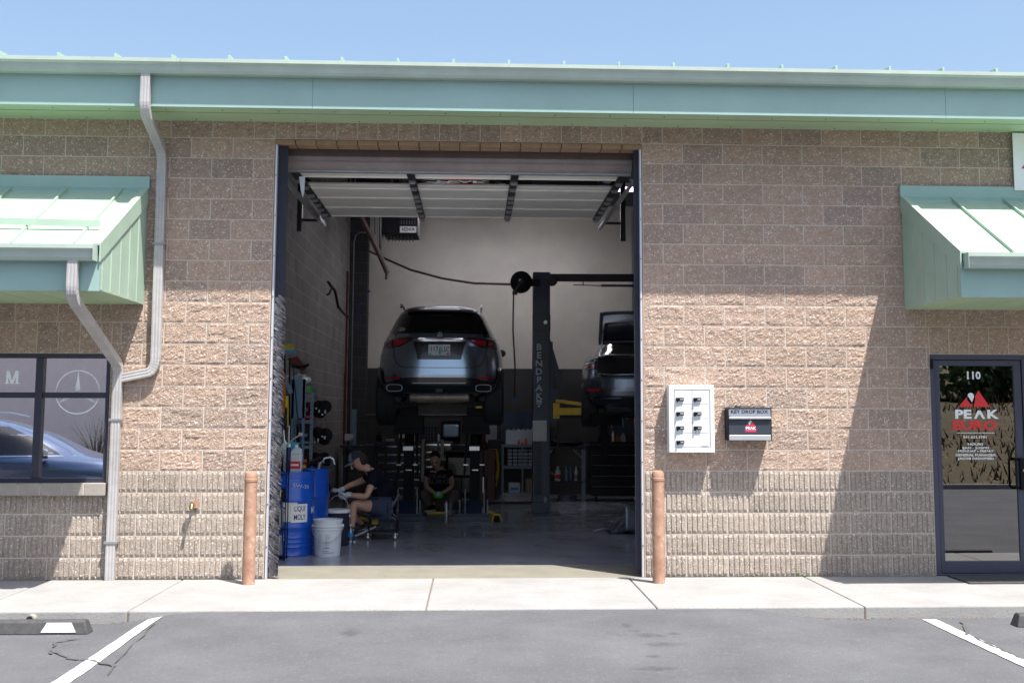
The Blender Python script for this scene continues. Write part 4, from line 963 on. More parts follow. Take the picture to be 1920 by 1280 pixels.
# ------------------------------------------------------------------ lift equipment
PXm=W(1015,800,7.3).x
T=thing('lift_post','dark blue two post lift column with white BENDPAK lettering','lift',(PXm,7.4,0))
yF=7.28; w_=.135
mb=MB(); mb.box((PXm-w_,yF,.0),(PXm+w_,yF+.03,3.80)); mb.box((PXm-w_,yF+.03,0),(PXm-w_+.02,yF+.28,3.80)); mb.box((PXm+w_-.02,yF+.03,0),(PXm+w_,yF+.28,3.78)); mb.box((PXm-w_+.02,yF+.2,0),(PXm+w_-.02,yF+.28,3.7))
mb.box((PXm-w_-.006,yF-.008,2.86),(PXm+w_+.006,yF+.0,3.12)); part(mb,'column','liftblue',T,bevel=.006)
mb=MB(); mb.box((PXm-.2,yF-.10,0),(PXm+.30,yF+.4,.03)); mb.box((PXm-.15,yF-.06,.03),(PXm+.14,yF+.02,.2)); part(mb,'base_plate','liftblue',T,bevel=.004)
mb=MB(); mb.tube([(PXm+.06,yF-.03,.2),(PXm+.06,yF-.03,.28)],.03,10); mb.lathe((PXm+.06,yF-.012,3.0),[(.03,-.004),(.03,.004)],14,'y'); part(mb,'pin','silver',T)
mb=MB(); mb.bar((PXm+.10,yF+.1,3.72),(PXm+3.6,yF+.1,3.74),.06,.12); part(mb,'crossbeam','darksteel',T)
mb=MB(); mb.lathe((PXm+.16,yF-.02,3.66),[(.07,-.02),(.09,-.01),(.09,.01),(.07,.02)],16,'y'); mb.bar((PXm+.5,yF,3.60),(PXm+1.5,yF+.05,3.58),.015); mb.bar((PXm+.95,yF,3.59),(PXm+3.4,yF+.05,3.60),.035); mb.bar((PXm+.66,yF,3.60),(PXm+.66,yF,3.7),.015); part(mb,'shutoff_bar','darksteel',T)
mb=MB(); mb.box((PXm+w_,yF+.02,1.45),(PXm+w_+.14,yF+.26,1.95)); mb.py([(yF+.04,1.95),(yF+.24,1.95),(yF+.24,2.5),(yF+.1,2.7)],PXm+w_,PXm+w_+.05); mb.add([(PXm+w_,yF+.03,2.75),(PXm+w_+.22,yF+.03,2.0),(PXm+w_+.2,yF+.03,1.9),(PXm+w_,yF+.03,2.3)],[(0,1,2,3)]); part(mb,'carriage','liftblue',T)
mb=MB(); ax=PXm+w_+.1; zc=1.63
mb.bar((ax,yF+.05,zc+.10),(ax,yF+.05,zc-.14),.1,.12,up=(0,1,0)); mb.bar((ax,yF+.0,zc-.03),(ax+.75,yF-.25,zc-.03),.10,.11); mb.bar((ax,yF+.05,zc+.14),(ax+.45,yF-.1,zc+.07),.07,.05); mb.bar((ax,yF+.35,zc-.03),(ax+.7,yF+1.4,zc-.03),.10,.11)
part(mb,'arm','yellow',T,bevel=.006)
lettering_pts=[('B',752-107),('E',0)]
for i,ch in enumerate('BENDPAK'):
    y=650+i*(742-650)/6.+1; p=W(1010.5,y,yF-.001)
    lettering(ch,lambda u,v,p=p:(p.x+u,yF-.003,p.z+v),'decaldim',T,.142,1.05,.03)
p=W(1010.5,752.,yF)
mb=MB(); mb.px([(p.x-.045,p.z-.018),(p.x+.045,p.z-.018),(p.x+.045,p.z+.02),(p.x-.045,p.z+.02)],yF-.003,yF-.001); mb.px([(p.x-.045,p.z-.045),(p.x+.045,p.z-.045),(p.x+.045,p.z-.03),(p.x-.045,p.z-.03)],yF-.003,yF-.001); mb.px([(p.x-.02,p.z-.09),(p.x+.02,p.z-.09),(p.x+.02,p.z-.06),(p.x-.02,p.z-.06)],yF-.003,yF-.001); part(mb,'logo','decaldim',T)
mb=MB()
p0=W(1001,828,yF); p1=W(1016,928,yF)
for k in range(26):
    z=p0.z+(p1.z-p0.z)*k/26
    for j in range(5):
        x=p0.x+(p1.x-p0.x)*(j+.5*(k%2))/5.3; mb.box((x+.002,yF-.004,z-.020),(x+.016,yF-.001,z))
part(mb,'tread_pattern','black',T)
p=W(1012,806,yF-.01)
mb=MB(); mb.box((p.x-.112,yF-.012,p.z-.17),(p.x+.11,yF-.009,p.z+.15)); tag(mb.build('paper_sheet',['paper'],loc=(p.x,yF-.01,p.z)),'pale paper sheet taped onto the dark blue lift column','paper')
# hose reel
c=W(977,529,7.2)
HR=thing('hose_reel','black hose reel fixed beside the top of the lift column','hose reel',tuple(c))
mb=MB(); mb.lathe(c,[(.155,-.09),(.17,-.08),(.17,-.07),(.10,-.065),(.10,.065),(.17,.07),(.17,.08),(.155,.09)],30,'y'); part(mb,'drum','black',HR,smooth=35)
mb=MB(); mb.lathe(c,[(.03,-.12),(.05,-.10),(.05,-.09)],12,'y'); mb.bar(c+Vector((0,0,0)),c+Vector((.3,.1,0)),.05,.12); mb.bar(c+Vector((-.02,-.1,-.02)),c+Vector((-.12,-.1,-.17)),.03); mb.bar(c+Vector((-.14,-.1,-.18)),c+Vector((-.06,-.1,-.18)),.06); part(mb,'bracket','darksteel',HR)
mb=MB(); a=W(963,552,7.1); b=W(965,750,7.1); mb.tube([a,a*.66+b*.34+Vector((-.015,0,0)),a*.33+b*.67+Vector((.01,0,0)),b],.012,8); part(mb,'hose','hose',HR)
mb=MB(); mb.lathe(b,[(.018,-.04),(.018,.04)],8); part(mb,'nozzle','blue',HR)
mb=MB(); P=[W(*q) for q in ((690,470,11.7),(720,484,11),(770,506,10.2),(830,522,9.3),(890,531,8.4),(960,533,7.25))]
Q=[]
for i in range(len(P)-1):
    for k in range(5): Q.append(P[i]*(1-k/5)+P[i+1]*(k/5))
Q.append(P[-1]); mb.tube(Q,.02,8)
tag(mb.build('air_hose',['hose'],smooth=True,loc=P[-1]),'long dark air hose sagging across the pale back wall','hose')
# lift stands under the SUV
for i,(x,lab) in enumerate(((1.43,'black lift stand under the left rear of the suv'),(2.42,'black lift stand under the right rear of the suv'))):
    t=thing('lift_stand',lab,'lift stand',(x,6.5,0),'lift stands under the suv')
    mb=MB(); mb.box((x-.34,6.25,0),(x+.27,7.0,.07)); mb.box((x-.3,6.3,.07),(x+.23,6.95,.10)); mb.py([(6.35,.1),(6.95,.1),(6.75,.28),(6.5,.28)],x-.14,x+.10); part(mb,'base','liftblue',t,bevel=.004)
    mb=MB(); mb.box((x-.075,6.55,.1),(x+.075,6.78,1.0)); mb.tube([(x,6.66,1.0),(x,6.66,1.28)],.07,16)
    for s in (-.2,.17): mb.bar((x+s,6.62,.1),(x+s,6.62,.62),.03); mb.bar((x+s*.8,6.62,.62),(x+s*.6,6.62,1.28),.035)
    part(mb,'column','black',t,bevel=.003)
    mb=MB(); mb.box((x-.20,6.2,1.26),(x+.22,7.1,1.34)); mb.box((x-.19,6.25,1.34),(x+.21,6.95,1.53)); mb.box((x-.13,6.3,1.53),(x+.12,6.8,1.72)); part(mb,'cradle','black',t,bevel=.004)
    mb=MB(); mb.box((x-.11,6.52,.99),(x+.09,6.55,1.10)); part(mb,'control_box','black',t,bevel=.003)
    for q_ in (((x-.085,6.513,1.015),(x+.065,6.519,1.075)),((x-.17,6.40,.80),(x-.1,6.43,.815)),((x+.07,6.40,.80),(x+.14,6.43,.815)),((x-.04,6.50,.72),(x+.05,6.52,.735))):
        mb=MB(); mb.box(*q_); part(mb,'bright_plate','silver',t)
    for q_ in ((x-.22,6.3,.30),(x+.19,6.3,.30),(x-.14,6.34,.46),(x+.14,6.34,.46)):
        mb=MB(); mb.tube([(q_[0],q_[1],.1),(q_[0],q_[1],q_[2])],.011,8); part(mb,'pin','silver',t)
mb=MB(); p=W(898,763,6.15); mb.box((p.x-.045,6.12,p.z-.015),(p.x+.045,6.15,p.z+.015)); part(mb,'warning_label','yellow',V)
mb=MB(); p=W(734,808,9.8)
# yellow floor strip & chocks
a=G(775,961.5); b=G(862,960.5); mb=MB(); mb.box((a.x,a.y-.05,.0),(b.x,a.y+.05,.022)); tag(mb.build('floor_strip',['yellow'],loc=(a.x,a.y,0)),'low yellow metal strip lying across the floor by the squatting man','strip')
t=thing('ramp_block','yellow folded metal block standing on the floor right of the lift stand','ramp',(2.72,6.35,0))
mb=MB(); p=G(933,978)
vs=[(p.x-.075,p.y,0),(p.x-.055,p.y,.10),(p.x+.035,p.y,.10),(p.x+.06,p.y,0)]; vs2=[(x-.12,p.y+.75,z*.95) for x,_,z in vs]; vs3=[(x*1.,y,z) for x,y,z in vs]
th=.012
mb.add(vs+vs2,[(0,1,5,4),(1,2,6,5),(2,3,7,6)]); part(mb,'channel','yellow',t,solid=.014)
mb=MB(); 
for k in range(4): mb.box((p.x-.045,p.y-.012,.015+.022*k),(p.x+.03,p.y-.006,.027+.022*k))
part(mb,'slots','black',t)
# splash shield on the floor
p=G(1175,1000); t=thing('splash_shield','crumpled grey plastic splash shield lying on the floor at right jamb','car part',(p.x,p.y,0))
mb=MB()
def shf(u,v):
    x=p.x-.22+.75*u; y=p.y+.5*v-.05; z=.02+.32*math.sin(PI*min(1,u*1.1))*math.sin(PI*v)**.7*(.8+.4*noise.noise(Vector((u*3,v*3,2))))+.05*noise.noise(Vector((u*8,v*8,7)))
    if u>.45 and v<.35: z*=.5
    return (x,y,max(.004,z))
mb.grid(shf,22,16); part(mb,'liner','slate',t,smooth=True,solid=.006)
mb=MB(); mb.grid(lambda u,v:(p.x-.42+.28*u,p.y+.12+.1*v,.02+.03*math.sin(PI*u)),6,3); part(mb,'flap','brushed',t,smooth=True,solid=.006)
mb=MB(); mb.grid(lambda u,v:(p.x-.02+.2*u,p.y-.06+.05*u,.05+.32*v-.15*u*v),5,6); part(mb,'flap','brushed',t,smooth=True,solid=.006)
# ------------------------------------------------------------------ ceiling and wall services
for (x,y) in ((2.2,10.3),(3.9,10.3),(1.9,7.2),(4.55,3.65)):
    z=4.95+.075*(y-2.5)-.32
    if (x,y)==(4.55,3.65):
        q=W(1166,357,4.2); x,y,z=q.x+.05,4.2,q.z+.03
    t=thing('tube_light','white ceiling tube light %s'%({(2.2,10.3):'nearest the back wall, left one',(3.9,10.3):'nearest the back wall, right one',(1.9,7.2):'over the roof of the suv'}.get((x,y),'seen past the right end of the overhead door')),'ceiling light',(x,y,z),'ceiling tube lights')
    mb=MB(); mb.box((x-.6,y-.12,z),(x+.6,y+.12,z+.05)); mb.bar((x-.4,y,z+.05),(x-.4,y,z+.4),.01); mb.bar((x+.4,y,z+.05),(x+.4,y,z+.4),.01); part(mb,'housing','sectionw',t)
    mb=MB()
    for k in (-.07,0,.07): mb.tube([(x-.58,y+k,z-.02),(x+.58,y+k,z-.02)],.016,8)
    part(mb,'tube','tubes' if y>5 else 'tubedim',t)
c=W(752,421,8.6); t=thing('unit_heater','black ceiling unit heater with white name plate near the left wall','heater',tuple(c))
s_=2300/20.6
x0,x1=W(713,421,8.4).x,W(783,421,8.4).x; z0,z1=W(750,441,8.4).z,W(750,395,8.4).z
mb=MB(); mb.add([(x0,9.2,z0+.04),(x0,9.2,z1),(x0+.02,8.5,z1+.02),(x0+.02,8.5,z0+.02)],[(0,1,2,3)]); mb.box((x0+.05,8.45,z0+.03),(x1,9.2,z1+.05)); mb.box((x0+.3,8.415,z0+.04),(x1,8.45,z1+.03))
part(mb,'casing','black',t,bevel=.004)
mb=MB()
for k in range(6): mb.box((x0+.34+.045*k,8.40,z0+.19),(x0+.36+.045*k,8.414,z0+.25)); mb.box((x0+.34+.045*k,8.40,z0+.28),(x0+.36+.045*k,8.414,z0+.33))
for k in range(8): mb.bar((x0+.1+.06*k,8.5,z0),(x0+.1+.06*k,9.1,z0),.012,.03)
part(mb,'louvre','slate',t)
mb=MB(); mb.box((x0+.33,8.395,z0+.045),(x1-.02,8.412,z0+.15)); NP=part(mb,'name_plate','paper',t)
lettering('REZNOR',lambda u,v:((x0+.33+x1-.02)/2+u,8.393,z0+.097+v),'black',NP,.075,.72,.03)
mb=MB(); mb.tube([W(676,405,8.),W(700,452,8.),W(727,512,8.)],.045,14); mb.tube([W(725,512,8.),W(724,524,8.)],.02,8); tag(mb.build('vent_pipe',['pipebrown'],smooth=True,loc=W(700,452,8.)),'slanted brown pipe hanging in front of the back wall at left','pipe')
mb=MB(); mb.tube([W(713,390,8.3),W(713,470,8.3)],.018,8); mb.tube([W(702,380,8.3),W(703,440,8.3)],.01,8); tag(mb.build('hanger_rod',['darksteel'],loc=W(713,430,8.3)),'thin dark hanger rods beside the unit heater','rod')
# conduit and air line along the side wall corner
mb=MB(); yy=11.6; X_=.02
mb.tube([(X_+.04,yy,.9),(X_+.04,yy,W(664,440,yy).z-.15),(X_+.07,yy,W(664,436,yy).z-.05),(X_+.15,yy,W(664,436,yy).z),(X_+.34,yy,W(664,436,yy).z)],.012,8); tag(mb.build('conduit',['galv'],loc=(X_,yy,1)),'thin grey conduit running up the dark pilaster','conduit')
mb=MB(); mb.tube([(X_,10.9,.8),(X_,10.9,4.2)],.02,8); mb.tube([(X_,10.75,.8),(X_,10.75,2.3)],.015,8); tag(mb.build('air_line',['redpaint'],loc=(X_,10.9,1)),'dark red air line running up the grey side wall','pipe')
mb=MB(); P=[W(614,530,6.4),W(628,545,6.6),W(634,575,6.8),W(645,588,8.4),W(656,596,10.5)]; Q=[]
mb.tube([P[0]+Vector((.02,0,0)),P[1],P[2],P[3],P[4]],.022,8); mb.tube([W(614,527,6.4),W(622,540,6.4),W(617,551,6.3),W(612,553,6.3)],.016,8); tag(mb.build('wall_hose',['black'],smooth=True,loc=P[0]),'short black hose hanging from a fitting on the side wall','hose')
mb=MB(); P=[W(694,545,11.4),W(680,553,11.4),W(673,572,11.4),W(668,600,11.4),W(664,606,11.4)]; mb.tube(P,.018,8); tag(mb.build('blue_hose',['navy'],smooth=True,loc=P[0]),'dark blue hose curling on the dark pilaster','hose')
# ------------------------------------------------------------------ left storage area
def drum(x,y,r,h,lab):
    t=thing('oil_drum',lab,'drum',(x,y,0),'blue oil drums')
    mb=MB(); pr=[(r,0),(r+.006,.01),(r,.02),(r,.06)]
    for k in range(3): zc=.10+.05*k; pr+=[(r,zc-.012),(r+.005,zc),(r,zc+.012)]
    for zc in (h*.34,h*.66): pr+=[(r,zc-.03),(r+.011,zc-.008),(r+.011,zc+.008),(r,zc+.03)]
    for k in range(4): zc=h*.86+.028*k-.04; pr+=[(r,zc-.01),(r-.004,zc),(r,zc+.01)]
    pr+=[(r,h-.03),(r+.008,h-.012),(r+.008,h),(r-.008,h),(r-.01,h-.02),(.02,h-.02)]
    pr=sorted(pr[:-6],key=lambda q:q[1])+pr[-6:]
    mb.lathe((x,y,0),pr,48); part(mb,'shell','drumblue',t,smooth=35)
    mb=MB(); mb.lathe((x+.15,y-.05,h-.02),[(.03,0),(.03,.018)],14); mb.lathe((x-.1,y+.1,h-.02),[(.02,0),(.02,.014)],14); part(mb,'bung','blacksheen',t)
    return t
dx,dy,dr,dh=.33,2.08,.272,.92
D1=drum(dx,dy,dr,dh,'blue oil drum with white brand label, front one beside white bucket'); drum(.42,2.72,.272,.92,'blue oil drum standing behind the labelled drum')
def oncyl(cx,cy,r,a0,z0): return lambda u,v:(cx+r*math.sin(a0+u/r),cy-r*math.cos(a0+u/r),z0+v)
pL=W(565,957,1.82)
a0=math.asin(max(-1,min(1,(pL.x-dx)/dr)))*1.0; zl=W(561,962,1.82).z
mb=MB(); f=oncyl(dx,dy,dr+.004,a0-.10,zl); mb.grid(lambda u,v:f((u-.5)*.20,(v-.5)*.20),12,2); LB=part(mb,'label','white',D1,fix=False)
lettering('LIQUI',(lambda g:lambda u,v:g(u,v+.048))(oncyl(dx,dy,dr+.0065,a0-.10,zl)),'navy',LB,.085,.62,.008); lettering('MOLY',(lambda g:lambda u,v:g(u,v-.046))(oncyl(dx,dy,dr+.0065,a0-.10,zl)),'navy',LB,.085,.62,.008)
mb=MB(); g_=oncyl(dx,dy,dr+.004,a0-.5,zl+.02); mb.grid(lambda u,v:g_((u-.5)*.16,(v-.5)*.22),8,2); part(mb,'side_label','paper',D1,fix=False)
lettering('MOLY',(lambda g:lambda u,v:g(u,v+.02))(oncyl(dx,dy,dr+.004,a0+.90,zl)),'white',D1,.10,.8,.02)
lettering('5W-30',(lambda g:lambda u,v:g(u,v+u*-.12))(oncyl(dx,dy,dr+.004,a0-.05,.76)),'decaldim',D1,.06,1.2,-.004)
# pump on the drum
t=thing('drum_pump','blue and silver hand pump standing on the front drum','pump',(W(541,888,1.95).x,1.95,.9)); q=W(540,888,1.95)
mb=MB(); mb.lathe((q.x,1.95,.9),[(.026,0),(.026,.28),(.02,.29)],16); part(mb,'cylinder','navy',t,smooth=30)
mb=MB(); mb.lathe((q.x,1.95,1.19),[(.028,0),(.028,.03),(.01,.04),(.008,.24)],12); mb.tube([(q.x,1.95,1.2),(q.x-.05,1.95,1.26),(q.x-.06,1.95,1.38)],.009,8); mb.tube([(q.x,1.95,1.22),(q.x+.05,1.93,1.28),(q.x+.12,1.93,1.32),(q.x+.16,1.93,1.33)],.009,8); mb.box((q.x+.11,1.92,1.315),(q.x+.155,1.94,1.35)); part(mb,'lever','silver',t,smooth=30)
t=thing('spout_pump','small pump with curved pale hose on the rear drum','pump',(.5,2.6,.9)); q=W(598,890,2.6)
mb=MB(); mb.lathe((q.x,2.6,.9),[(.016,0),(.016,.06),(.01,.07),(.01,.16)],10); part(mb,'body','silver',t)
mb=MB(); z=.9; mb.tube([(q.x+.01,2.6,z+.09),(q.x+.06,2.6,z+.14),(q.x+.12,2.6,z+.155),(q.x+.165,2.6,z+.13),(q.x+.18,2.6,z+.07)],.010,8); part(mb,'hose','bucket',t,smooth=True)
# jugs on drum
def jug(x,y,z,w,h,m_,lab,capm,labelm='red',col=None):
    t=thing('fluid_jug',lab,'jug',(x,y,z),'fluid jugs on the front drum')
    mb=MB(); mb.box((x-w/2,y-.06,z),(x+w/2,y+.06,z+h*.68)); mb.add([(x-w/2,y-.06,z+h*.681),(x+w/2,y-.06,z+h*.681),(x+w/2,y+.06,z+h*.681),(x-w/2,y+.06,z+h*.681),(x-w*.1,y-.03,z+h*.93),(x+w*.14,y-.03,z+h*.93),(x+w*.14,y+.03,z+h*.93),(x-w*.1,y+.03,z+h*.93)],[(0,1,5,4),(1,2,6,5),(2,3,7,6),(3,0,4,7),(4,5,6,7),(0,3,2,1)]); part(mb,'bottle','%s'%m_,t,bevel=.012)
    mb=MB(); mb.tube([(x+w*.14,y,z+h*.9),(x+w*.38,y,z+h*.86),(x+w*.42,y,z+h*.66)],.012,8); part(mb,'handle',m_,t)
    mb=MB(); mb.lathe((x+w*.02,y,z+h*.93),[(.022,0),(.022,.03)],12); part(mb,'cap',capm,t)
    mb=MB(); mb.box((x-w*.42,y-.063,z+h*.15),(x+w*.42,y-.0605,z+h*.42)); lb=part(mb,'label',labelm,t)
    mb=MB(); mb.box((x-w*.34,y-.066,z+h*.25),(x+w*.30,y-.0635,z+h*.32)); part(mb,'label_band','white',lb)
q=W(553,870,2.1); jug(q.x+.0,2.15,.9,.15,.30,'clearplast','clear white jug with red label on the front drum','white')
q=W(531,870,2.2); jug(q.x,2.25,.9,.12,.36,'bucket','tall pale jug with green cap at the back of the drum','green2','white')
q=W(521,880,1.7); t=thing('spray_bottle','black bottle with green top near the left jamb','bottle',(q.x,1.85,.9)); mb=MB(); mb.lathe((q.x,1.85,.9),[(.035,0),(.035,.2),(.015,.24)],14); part(mb,'bottle','black',t,smooth=30); mb=MB(); mb.lathe((q.x,1.85,1.141),[(.03,0),(.03,.05)],12); part(mb,'cap','green2',t)
t=thing('caulk_gun','black cylinder with orange end lying on the drums','tool',(.5,2.4,.93)); q=W(571,884,2.35)
mb=MB(); mb.tube([(q.x,2.3,.955),(q.x+.16,2.55,1.04)],.032,14); part(mb,'barrel','black',t,smooth=30); mb=MB(); mb.tube([(q.x-.02,2.27,.945),(q.x+.005,2.31,.958)],[.02,.034],14); part(mb,'end_cap','amber',t,smooth=30)
# buckets
def bucket(x,y,r,h,m_,lab,lid=False,text=False,handle_up=False):
    t=thing('bucket',lab,'bucket',(x,y,0),'plastic buckets by the drums')
    mb=MB(); pr=[(r*.86,0),(r*.88,.01),(r*.96,h*.72),(r*1.02,h*.725),(r*1.02,h*.745),(r*.965,h*.75),(r*.97,h*.80),(r*1.04,h*.805),(r*1.04,h*.825),(r*.98,h*.83),(r,h*.95),(r*1.03,h*.97),(r*1.03,h)]
    if not lid: pr+=[(r*.97,h),(r*.95,h*.7),(r*.8,h*.6)]
    mb.lathe((x,y,0),pr,40); part(mb,'pail',m_,t,smooth=35)
    mb=MB(); n=14
    if handle_up: P=[(x+r*1.04*math.cos(PI*k/n),y,h*.85+h*.55*math.sin(PI*k/n)) for k in range(n+1)]
    else: P=[(x+r*1.08*math.cos(PI*k/n),y-r*1.08*math.sin(PI*k/n)*1.0,h*.82-h*.42*math.sin(PI*k/n)) for k in range(n+1)]
    mb.tube(P,.0035,6); mb.lathe((x+r*1.04,y,h*.82),[(.02,-.01),(.02,.01)],10,'x'); mb.lathe((x-r*1.04,y,h*.82),[(.02,-.01),(.02,.01)],10,'x'); part(mb,'handle','silver',t)
    if lid: mb=MB(); mb.lathe((x,y,h+.001),[(r*1.08,-.03),(r*1.08,.0),(r*1.0,.008),(r*.9,.004)],32); part(mb,'lid','white',t,smooth=30)
    if text:
        mb=MB(); g_=oncyl(x,y,r*.955+.0035,0,0)
        for k in range(9):
            zz=.235-.018*k; 
            for (u0,u1) in ((-.085,-.045+random.uniform(-.01,.01)),(-.005,.04+random.uniform(-.02,.02))):
                f_=oncyl(x,y,r*(.88+.08*zz/.27)+.004,-.05,zz); mb.grid(lambda u,v:f_(u0+(u1-u0)*u,.0035*v),4,1)
        for (u0,u1,zz) in ((-.045,.03,.095),(-.06,.01,.062),(-.04,.075,.042)):
            f_=oncyl(x,y,r*(.88+.08*zz/.27)+.004,.1,zz); mb.grid(lambda u,v:f_(u0+(u1-u0)*u,.006*v),6,1)
        part(mb,'print','bluegray',t,fix=False)
        mb=MB(); f_=oncyl(x,y,r*.93+.004,.02,.15); mb.add([f_(.006*math.cos(k*PI/4),.006*math.sin(k*PI/4)) for k in range(8)],[tuple(range(8))]); part(mb,'print_dot','magenta',t,fix=False)
b=G(611,1044); bucket(b.x,b.y+.145,.158,.40,'bucket','white plastic bucket with printed text in front of the blue drum',text=True)
b=G(628,1026); bucket(b.x,b.y+.22,.14,.42,'capn','dark bucket with white lid and raised wire handle behind the white bucket',lid=True,handle_up=True)
# grey pails on a rack beside the seal
t=thing('pail_rack','narrow black wire rack holding small grey pails at left jamb','rack',(.42,1.5,0))
rx=W(521,1000,1.45).x
mb=MB(); 
for (xx,yy) in ((rx-.1,1.45),(rx+.075,1.45),(rx-.1,1.62),(rx+.075,1.62)): mb.tube([(xx,yy,0),(xx,yy,1.05)],.006,6)
for z in (.02,.32,.62,.9): mb.box((rx-.1,1.45,z),(rx+.075,1.62,z+.01))
mb.tube([(rx+.075,1.40,0.01),(rx+.03,1.44,.55),(rx-.02,1.44,.95)],.006,6)
part(mb,'frame','black',t)
for z,k in ((.05,'lowest'),(.34,'middle')):
    q=thing('grey_pail','small grey lidded pail on the %s shelf of the wire rack'%k,'pail',(rx-.03,1.52,z),'small grey pails on the rack')
    mb=MB(); mb.lathe((rx-.02,1.53,z),[(.055,0),(.06,.01),(.068,.15),(.078,.155),(.078,.17),(.07,.175),(.07,.19),(.08,.195),(.08,.215),(.05,.22)],24); part(mb,'pail','brushed',q,smooth=30)
q=thing('battery_box','black box with pale label on the top shelf of the wire rack','box',(rx-.03,1.5,.63)); mb=MB(); mb.box((rx-.11,1.46,.635),(rx+.05,1.6,.76)); part(mb,'case','black',q,bevel=.005); mb=MB(); mb.box((rx-.02,1.455,.66),(rx+.02,1.4595,.73)); part(mb,'label','white',q)
# shelving unit
SHx0,SHx1,SHy=W(541,800,4.35).x,W(586,800,4.35).x,4.4
ztop=W(560,735,4.4).z
S_=thing('shelving_unit','blue grey slotted steel shelf rack standing by the side wall','shelf',(SHx0+.2,SHy+.2,0))
SHx0=max(SHx0,.02)
for xx in (SHx0,SHx1-.04):
    for yy in (SHy,SHy+.42):
        mb=MB(); mb.box((xx,yy,0),(xx+.04,yy+.003,ztop)); mb.box((xx,yy+.003,0),(xx+.003,yy+.035,ztop)); ps=part(mb,'post','grayshelf',S_)
        mb=MB()
        if yy==SHy:
            z=.1
            while z<ztop-.02: mb.box((xx+.014,yy-.002,z),(xx+.024,yy-.0005,z+.014)); z+=.05
            part(mb,'slots','black',ps)
for k in range(6):
    z=ztop-.03-k*.335
    mb=MB(); mb.box((SHx0+.0,SHy-.004,z-.04),(SHx1,SHy-.001,z)); mb.box((SHx0,SHy,z-.012),(SHx1,SHy+.45,z-.006)); part(mb,'shelf_board','grayshelf',S_)
mb=MB(); mb.bar((SHx0+.02,SHy-.006,ztop-1.0),(SHx1-.02,SHy-.006,ztop-1.45),.03,.004,up=(0,1,0)); mb.bar((SHx1-.02,SHy-.008,ztop-1.0),(SHx0+.02,SHy-.008,ztop-1.45),.03,.004,up=(0,1,0)); part(mb,'brace','grayshelf',S_)
ks=['top','second','third','fourth','fifth']
for k in range(5):
    z=ztop-.03-(k+1)*.335-.005
    t=thing('tool_case','black tool case on the %s shelf bay of the steel rack'%ks[k],'case',((SHx0+SHx1)/2,SHy+.2,z),'black cases on the steel rack')
    mb=MB(); mb.box((SHx0+.05,SHy+.05,z),(SHx1-.06,SHy+.4,z+.24)); mb.box((SHx0+.06,SHy+.04,z+.10),(SHx1-.08,SHy+.05,z+.12)); part(mb,'case','blacksheen',t,bevel=.01)
    mb=MB(); c_=['red','bluegray','orange','silver','teal'][k]; mb.box((SHx0+.12,SHy+.035,z+.12),(SHx0+.18,SHy+.0395,z+.16)); mb.box((SHx0+.10,SHy+.03,z+.03),(SHx0+.26,SHy+.0395,z+.06)); part(mb,'latch',c_,t)
    t=thing('reel_bundle','bundle of black cables and fittings hanging beside the %s shelf'%ks[k],'cables',(SHx1+.1,SHy+.1,z),'cable bundles beside the steel rack')
    mb=MB(); cx_=SHx1+.10
    for j in range(9):
        a=random.uniform(-.07,.07); mb.lathe((cx_+a*1.1,SHy+.02+.02*j,z+.12+random.uniform(-.04,.06)),[(random.uniform(.04,.09),-.012),(random.uniform(.05,.10),.0),(random.uniform(.04,.09),.012)],14,'x' if j%2 else 'y')
    part(mb,'cables','black',t)
    mb=MB()
    for j in range(4): mb.lathe((cx_-.06+.04*j+random.uniform(-.01,.01),SHy-.05,z+.1+random.uniform(-.05,.08)),[(.012,-.02),(.012,.02)],8,'z' if j%2 else 'y')
    part(mb,'fittings','silver',t)
mb=MB(); mb.box((SHx0-.02,SHy+.0,ztop),(SHx1-.08,SHy+.3,ztop+.085)); tag(mb.build('plank_box',['wood'],loc=((SHx0+SHx1)/2,SHy,ztop)),'long tan wooden box on top of the steel rack','box')
mb=MB(); mb.box((SHx1-.076,SHy-.01,ztop),(SHx1-.03,SHy+.2,ztop+.08)); tag(mb.build('green_box',['green2'],loc=(SHx1,SHy,ztop)),'small green and white carton at the end of the wooden box','box')
t=thing('plastic_bag','crumpled clear plastic bag lying on the wooden box','bag',(SHx0+.3,SHy+.15,ztop+.09)); mb=MB()
vs=[];fs=[];
for i in range(9):
    for k in range(14):
        a=2*PI*k/14; th_=PI*(i+.3)/9; rr=1+.5*noise.noise(Vector((math.cos(a)*2,math.sin(a)*2,i*.7))); vs.append((SHx1-.20+.13*rr*math.sin(th_)*math.cos(a),SHy+.15+.1*rr*math.sin(th_)*math.sin(a),ztop+.16+.075*rr*math.cos(th_)))
fs=[(i*14+k,(i+1)*14+k,(i+1)*14+(k+1)%14,i*14+(k+1)%14) for i in range(8) for k in range(14)]; mb.add(vs,fs+[tuple(range(14)),tuple(range(112,126))]); part(mb,'bag_skin','clearplast',t)
mb=MB(); mb.box((.0-.03,5.3,1.86),(-.02,5.9,2.30)); tag(mb.build('wall_board',['slate'],loc=(-.02,5.5,2.1)),'dark grey board fixed on the side wall above the steel rack','board')
mb=MB(); q=W(627,868,5.6); mb.prism([(4.6,.72),(6.0,.78),(6.0,1.42),(4.7,1.40)],lambda p:(-.028,p[0],p[1]),lambda p:(.03,p[0],p[1])); tag(mb.build('mud_flap',['blackmatte'],loc=(0,5.5,1.1)),'large black rubber sheet hung on the side wall behind the drums','rubber sheet')
